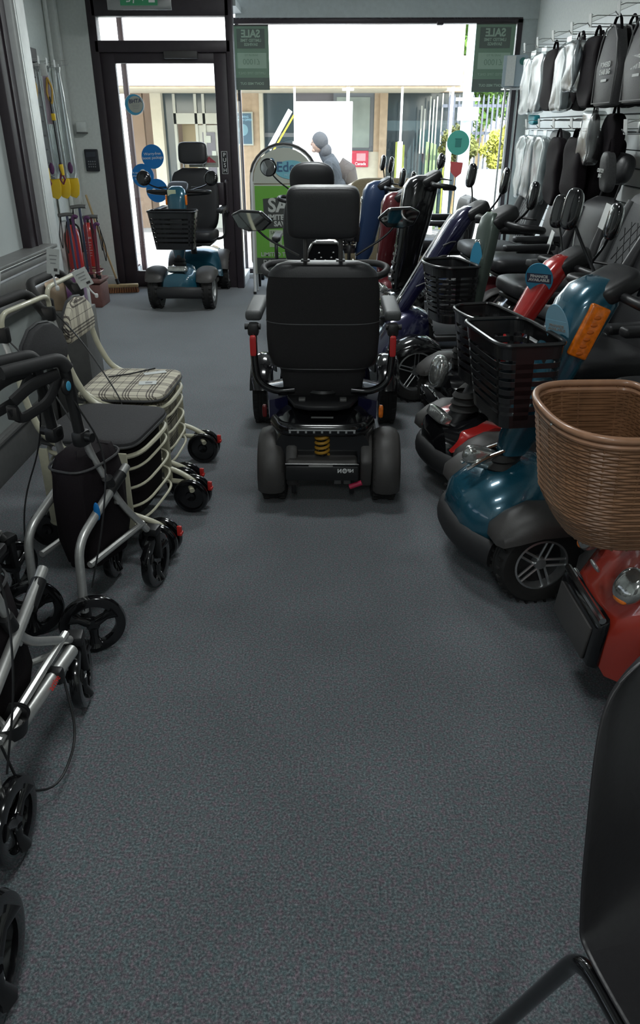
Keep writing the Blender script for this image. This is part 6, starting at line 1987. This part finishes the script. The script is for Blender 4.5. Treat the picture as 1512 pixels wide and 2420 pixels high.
hang_bag('packed_pouch', 'glossy black pouch in clear wrap hanging between the two rows', 4.96, 1.57, 1.52, 0.17, 0.26, 0.07, M['bagcloth2'], 'packed item', clear=True, shape=2, seed=60)
hang_bag('black_bag', 'black bag hanging beside the glossy pouch', 4.84, 1.57, 1.60, 0.22, 0.26, 0.08, M['bagcloth'], shape=0, seed=61)
hang_bag('teal_pouch', 'turquoise cloth between the rows near the window', 6.60, 1.585, 1.55, 0.20, 0.07, 0.05, M['teal_cloth'], 'cloth', strap=False, seed=62)
hook_r(3.98, 1.42, 0.50, 'display hook beside the pouch with white lettering')
pk = hang_bag('black_bag', 'small black pouch with white lettering over the quilted seat', 3.80, 1.40, 1.26, 0.10, 0.17, 0.05, M['bagcloth2'], strap=True, seed=63)
text('CRUTCH\nBAG', 0.022, M['tagw'], 'lettering', pk, (-0.034, 0, -0.14), (R(90), 0, R(-90)), bold=0.0006)

# display box at the window corner
db = empty('display_box', (1.66, 8.02, 1.905), 0, 'pale blue product box high in the window corner', 'box')
MB().box((0, 0, 0), (0.20, 0.14, 0.25), rot=(0, 0, R(-20)), bev=0.003).build('carton', mat('pale_blue_carton', (0.36, 0.44, 0.48), 0.6), db)
MB().box((-0.055, -0.075, 0), (0.08, 0.004, 0.24), rot=(0, 0, R(-20))).build('white_front', M['tagw'], db)
MB().lathe([(0, -0.003), (0.03, -0.003), (0.03, 0)], (0.045, -0.095, 0.075), 'Y', 20).build('green_dot', mat('bottle_green_print', (0.03, 0.16, 0.14), 0.5), db)
fr = empty('corner_rail_stand', (1.66, 8.02, 0), 0, 'slim aluminium rail stand in the window corner under the box', 'stand')
for dx in (-0.07, -0.02, 0.06):
    MB().box((dx, 0, 0.885), (0.018, 0.02, 1.77), bev=0.003).build('upright', M['alu'] if dx < 0.05 else M['frame'], fr)
MB().box((0, 0, 1.765), (0.2, 0.14, 0.014), bev=0.002).build('shelf', M['alu'], fr)
MB().box((0, 0, 0.01), (0.26, 0.2, 0.02), bev=0.004).build('foot', M['grey_pl'], fr)
# round turquoise promo disc on a wire, with a coral tag
pd = empty('promo_disc', (1.06, 7.15, 0), 0, 'turquoise round promotional disc with coral tag on a thin stem', 'sign')
MB().lathe([(0, -0.003), (0.095, -0.003), (0.095, 0.003), (0, 0.003)], (0, 0, 1.33), 'Y', 40).build('disc', M['balloon'], pd)
MB().box((0, -0.005, 1.325), (0.05, 0.002, 0.055)).box((0, -0.005, 1.36), (0.06, 0.002, 0.008)).build('printed_frame', mat('dark_teal_print', (0.05, 0.25, 0.22), 0.5), pd)
MB().prism([(-0.055, 1.185), (0.055, 1.175), (0.045, 1.09), (0.0, 1.055), (-0.045, 1.10)], 0.004, 'Y', 0).build('coral_tag', M['coral'], pd)
MB().cyl((0, 0.006, 0.02), (0, 0.006, 1.25), 0.004).build('stem', M['alu'], pd)
MB().lathe([(0, 0), (0.10, 0), (0.10, 0.012), (0, 0.02)], (0, 0.006, 0), 'Z', 24).build('foot', M['grey_pl'], pd)
# white price cards standing behind the seats
for i, (x, y, z) in enumerate(((1.42, 4.75, 0.99), (1.50, 4.45, 1.01), (1.38, 5.05, 0.80))):
    tag(MB().box((x, y, z), (0.004, 0.15, 0.13), rot=(0, R(12), R(-8))).cyl((x + 0.02, y, 0.0), (x + 0.02, y, z), 0.004).build('price_card', M['tagw']), ['white price card left of the quilted seat', 'white price card just behind the quilted seat edge', 'low white price card behind the armrests'][i], 'price card')

# ================================================================ THINGS IN THE WINDOW
def recliner(label, x, y, w_, zt, m, rz=0):
    root = empty('armchair', (x, y, 0), R(rz), label, 'armchair')
    superpad(MB(), (0, 0, (zt + 0.25) / 2 + 0.02), (w_, 0.24, zt - 0.23), 0.35, 0.3, (R(-4), 0, 0), u=44, v=24).build('backrest', m, root)
    MB().box((0, 0.27, 0.33), (w_ * 0.8, 0.42, 0.20), bev=0.05, seg=4).build('seat', m, root)
    for s in (-1, 1):
        MB().box((s * w_ * 0.44, 0.24, 0.38), (w_ * 0.18, 0.5, 0.34), bev=0.05, seg=4).build('armrest', m, root)
        for yy in (0.05, 0.42):
            MB().box((s * w_ * 0.4, yy, 0.11), (0.04, 0.04, 0.22), bev=0.004).build('foot', M['black'], root)
    return root


recliner('beige riser chair behind the A-board by the window', -0.555, 7.66 + 0.14, 0.50, 1.17, M['beige'])
recliner('tan armchair with its back to the shop, left of the blue scooter', 0.50, 7.58, 0.74, 1.0, M['tan'])

# A-board
ab = empty('advertising_board', (-0.455, 7.45, 0), R(0), 'white arch-topped A-board with aqua logo and green SALE poster', 'sign')
arch_pts = [(-0.305, 0.0, 0.01), (-0.30, 0.0, 1.02)]
for k in range(0, 13):
    a = PI - PI * k / 12
    arch_pts.append((0.30 * math.cos(a), 0.0, 1.02 + 0.29 * math.sin(a)))
arch_pts += [(0.305, 0.0, 0.01)]
fr_ = MB().tube(arch_pts, 0.013, 10).build('frame', M['white_pl'], ab)
MB().tube([(0.31 * math.cos(a), -0.016, 1.02 + 0.30 * math.sin(a)) for a in [PI - PI * (k + 1) / 14 for k in range(13)]], 0.010, 8).build('black_edge', M['grey_pl'], fr_)
poly = [(-0.285, 0.99), (0.285, 0.99)] + [(0.28 * math.cos(PI * k / 16), 1.02 + 0.265 * math.sin(PI * k / 16)) for k in range(17)]
MB().prism(poly, 0.012, 'Y', -0.002).build('header_board', M['signwhite'], ab)
ov = MB().lathe([(0, -0.003), (1, -0.003), (1, 0)], (0, 0, 0), 'Y', 40)
ov.move(Matrix.Diagonal((0.145, 1, 0.078, 1)))
ov.build('logo_oval', M['signcyan'], ab, loc=(0.065, -0.009, 1.105))
text('Eden', 0.115, mat('navy_logo_print', (0.05, 0.12, 0.22), 0.5), 'lettering', ab, (0.045, -0.014, 1.125), (R(90), 0, 0), bold=0.002)
text('MOBILITY', 0.028, mat('pale_logo_print', (0.40, 0.55, 0.60), 0.5), 'lettering', ab, (0.065, -0.014, 1.06), (R(90), 0, 0))
fg = MB()
fg.tube(smooth_path([(-0.15, -0.012, 1.05), (-0.17, -0.012, 1.11), (-0.145, -0.012, 1.15), (-0.13, -0.012, 1.19), (-0.10, -0.012, 1.20), (-0.085, -0.012, 1.17), (-0.11, -0.012, 1.14), (-0.10, -0.012, 1.10)], 0.02), 0.005, 6)
fg.build('logo_tree', mat('blue_logo_line', (0.10, 0.20, 0.32), 0.5), ab)
MB().box((0, 0.0, 0.585), (0.585, 0.012, 0.79), bev=0.002).build('poster_board', M['signwhite'], ab)
MB().box((0, -0.009, 0.60), (0.545, 0.004, 0.74)).build('green_poster', M['green_p'], ab)
gd = mat('poster_charcoal', (0.045, 0.05, 0.045), 0.6)
ltr = mat('poster_letters', (0.42, 0.44, 0.41), 0.6)
MB().prism([(-0.20, 0.86), (0.22, 0.90), (0.21, 0.62), (-0.19, 0.60)], 0.004, 'Y', -0.012).build('charcoal_panel', gd, ab)
text('SALE', 0.165, ltr, 'lettering', ab, (0.02, -0.016, 0.80), (R(90), 0, 0), bold=0.005)
text('LIMITED TIME', 0.062, ltr, 'lettering', ab, (0.0, -0.016, 0.70), (R(90), 0, 0), bold=0.0025)
text('SAVINGS', 0.062, ltr, 'lettering', ab, (0.02, -0.016, 0.643), (R(90), 0, 0), bold=0.0025)
MB().box((0.03, -0.012, 0.515), (0.36, 0.004, 0.155)).build('price_panel', mat('poster_pale_green', (0.33, 0.42, 0.27), 0.6), ab)
text('SAVE UP TO', 0.04, gd, 'lettering', ab, (-0.03, -0.016, 0.565), (R(90), 0, 0))
text('£1000', 0.11, M['green_p'], 'lettering', ab, (0.03, -0.016, 0.495), (R(90), 0, 0), bold=0.003)
text('LIMITED TIME ONLY', 0.052, ltr, 'lettering', ab, (0.0, -0.016, 0.37), (R(90), 0, 0), bold=0.001)
MB().box((0, -0.012, 0.27), (0.545, 0.004, 0.14)).build('charcoal_strip', gd, ab)
text("DON'T MISS OUT", 0.055, ltr, 'lettering', ab, (0.0, -0.016, 0.30), (R(90), 0, 0), bold=0.001)
for s in (-1, 1):
    MB().tube([(s * 0.29, 0.012, 1.0), (s * 0.29, 0.13, 0.012)], 0.011, 8).build('rear_leg', M['white_pl'], ab)
    MB().box((s * 0.305, 0, 0.012), (0.03, 0.04, 0.024), bev=0.004).build('foot', M['black'], ab)
MB().tube([(-0.29, 0.09, 0.35), (0.29, 0.09, 0.35)], 0.008, 8).build('brace', M['white_pl'], ab)

# ================================================================ BLACK CHAIR, LOWER RIGHT
ch = empty('stacking_chair', (0.60, 0.56, 0), R(195), 'black plastic chair with black tube legs at the lower right corner', 'chair')
# local: faces +Y, back at -Y
rings = []
n = 26
shell = []
prof = [(0.20, 0.445, 0.20), (0.10, 0.43, 0.215), (-0.05, 0.425, 0.22), (-0.15, 0.435, 0.222), (-0.195, 0.47, 0.222), (-0.215, 0.54, 0.220), (-0.235, 0.62, 0.214), (-0.26, 0.70, 0.205), (-0.285, 0.77, 0.19), (-0.30, 0.805, 0.165), (-0.315, 0.822, 0.12), (-0.325, 0.815, 0.11)]
for (y, z, hw) in prof:
    row = []
    for k in range(13):
        u = -1 + 2 * k / 12
        bow = (abs(u) ** 3)
        row.append((u * hw, y + 0.045 * bow * (1 if z > 0.46 else 0), z + (0.02 * bow if z < 0.46 else 0)))
    shell.append(row)
mb = MB()
bm = mb.bm
A = [[bm.verts.new(p) for p in row] for row in shell]
for i in range(len(A) - 1):
    for k in range(12):
        bm.faces.new([A[i][k], A[i][k + 1], A[i + 1][k + 1], A[i + 1][k]])
bmesh.ops.recalc_face_normals(bm, faces=bm.faces)
bmesh.ops.solidify(bm, geom=list(bm.faces), thickness=0.010)
o = mb.build('shell', mat('black_polypropylene', (0.016, 0.015, 0.017), 0.38, noise=(120, 0.1, 0.12)), ch)
sb = o.modifiers.new('sub', 'SUBSURF')
sb.levels = sb.render_levels = 2
for s in (-1, 1):
    MB().tube(smooth_path([(s * 0.255, -0.27, 0.013), (s * 0.215, -0.15, 0.425), (s * 0.215, 0.12, 0.415), (s * 0.25, 0.22, 0.013)], 0.05, 6), 0.0125, 12).build('side_frame', M['gloss_black'], ch)
    for yy in (-0.27, 0.22):
        MB().cyl((s * 0.254, yy, 0.0), (s * 0.252, yy * 0.98, 0.035), 0.0165).build('foot_cap', M['tyre'], ch)
MB().tube([(-0.215, -0.08, 0.412), (0.215, -0.08, 0.412)], 0.010, 10).build('cross_tube', M['gloss_black'], ch)
MB().tube([(-0.215, 0.09, 0.408), (0.215, 0.09, 0.408)], 0.010, 10).build('cross_tube', M['gloss_black'], ch)
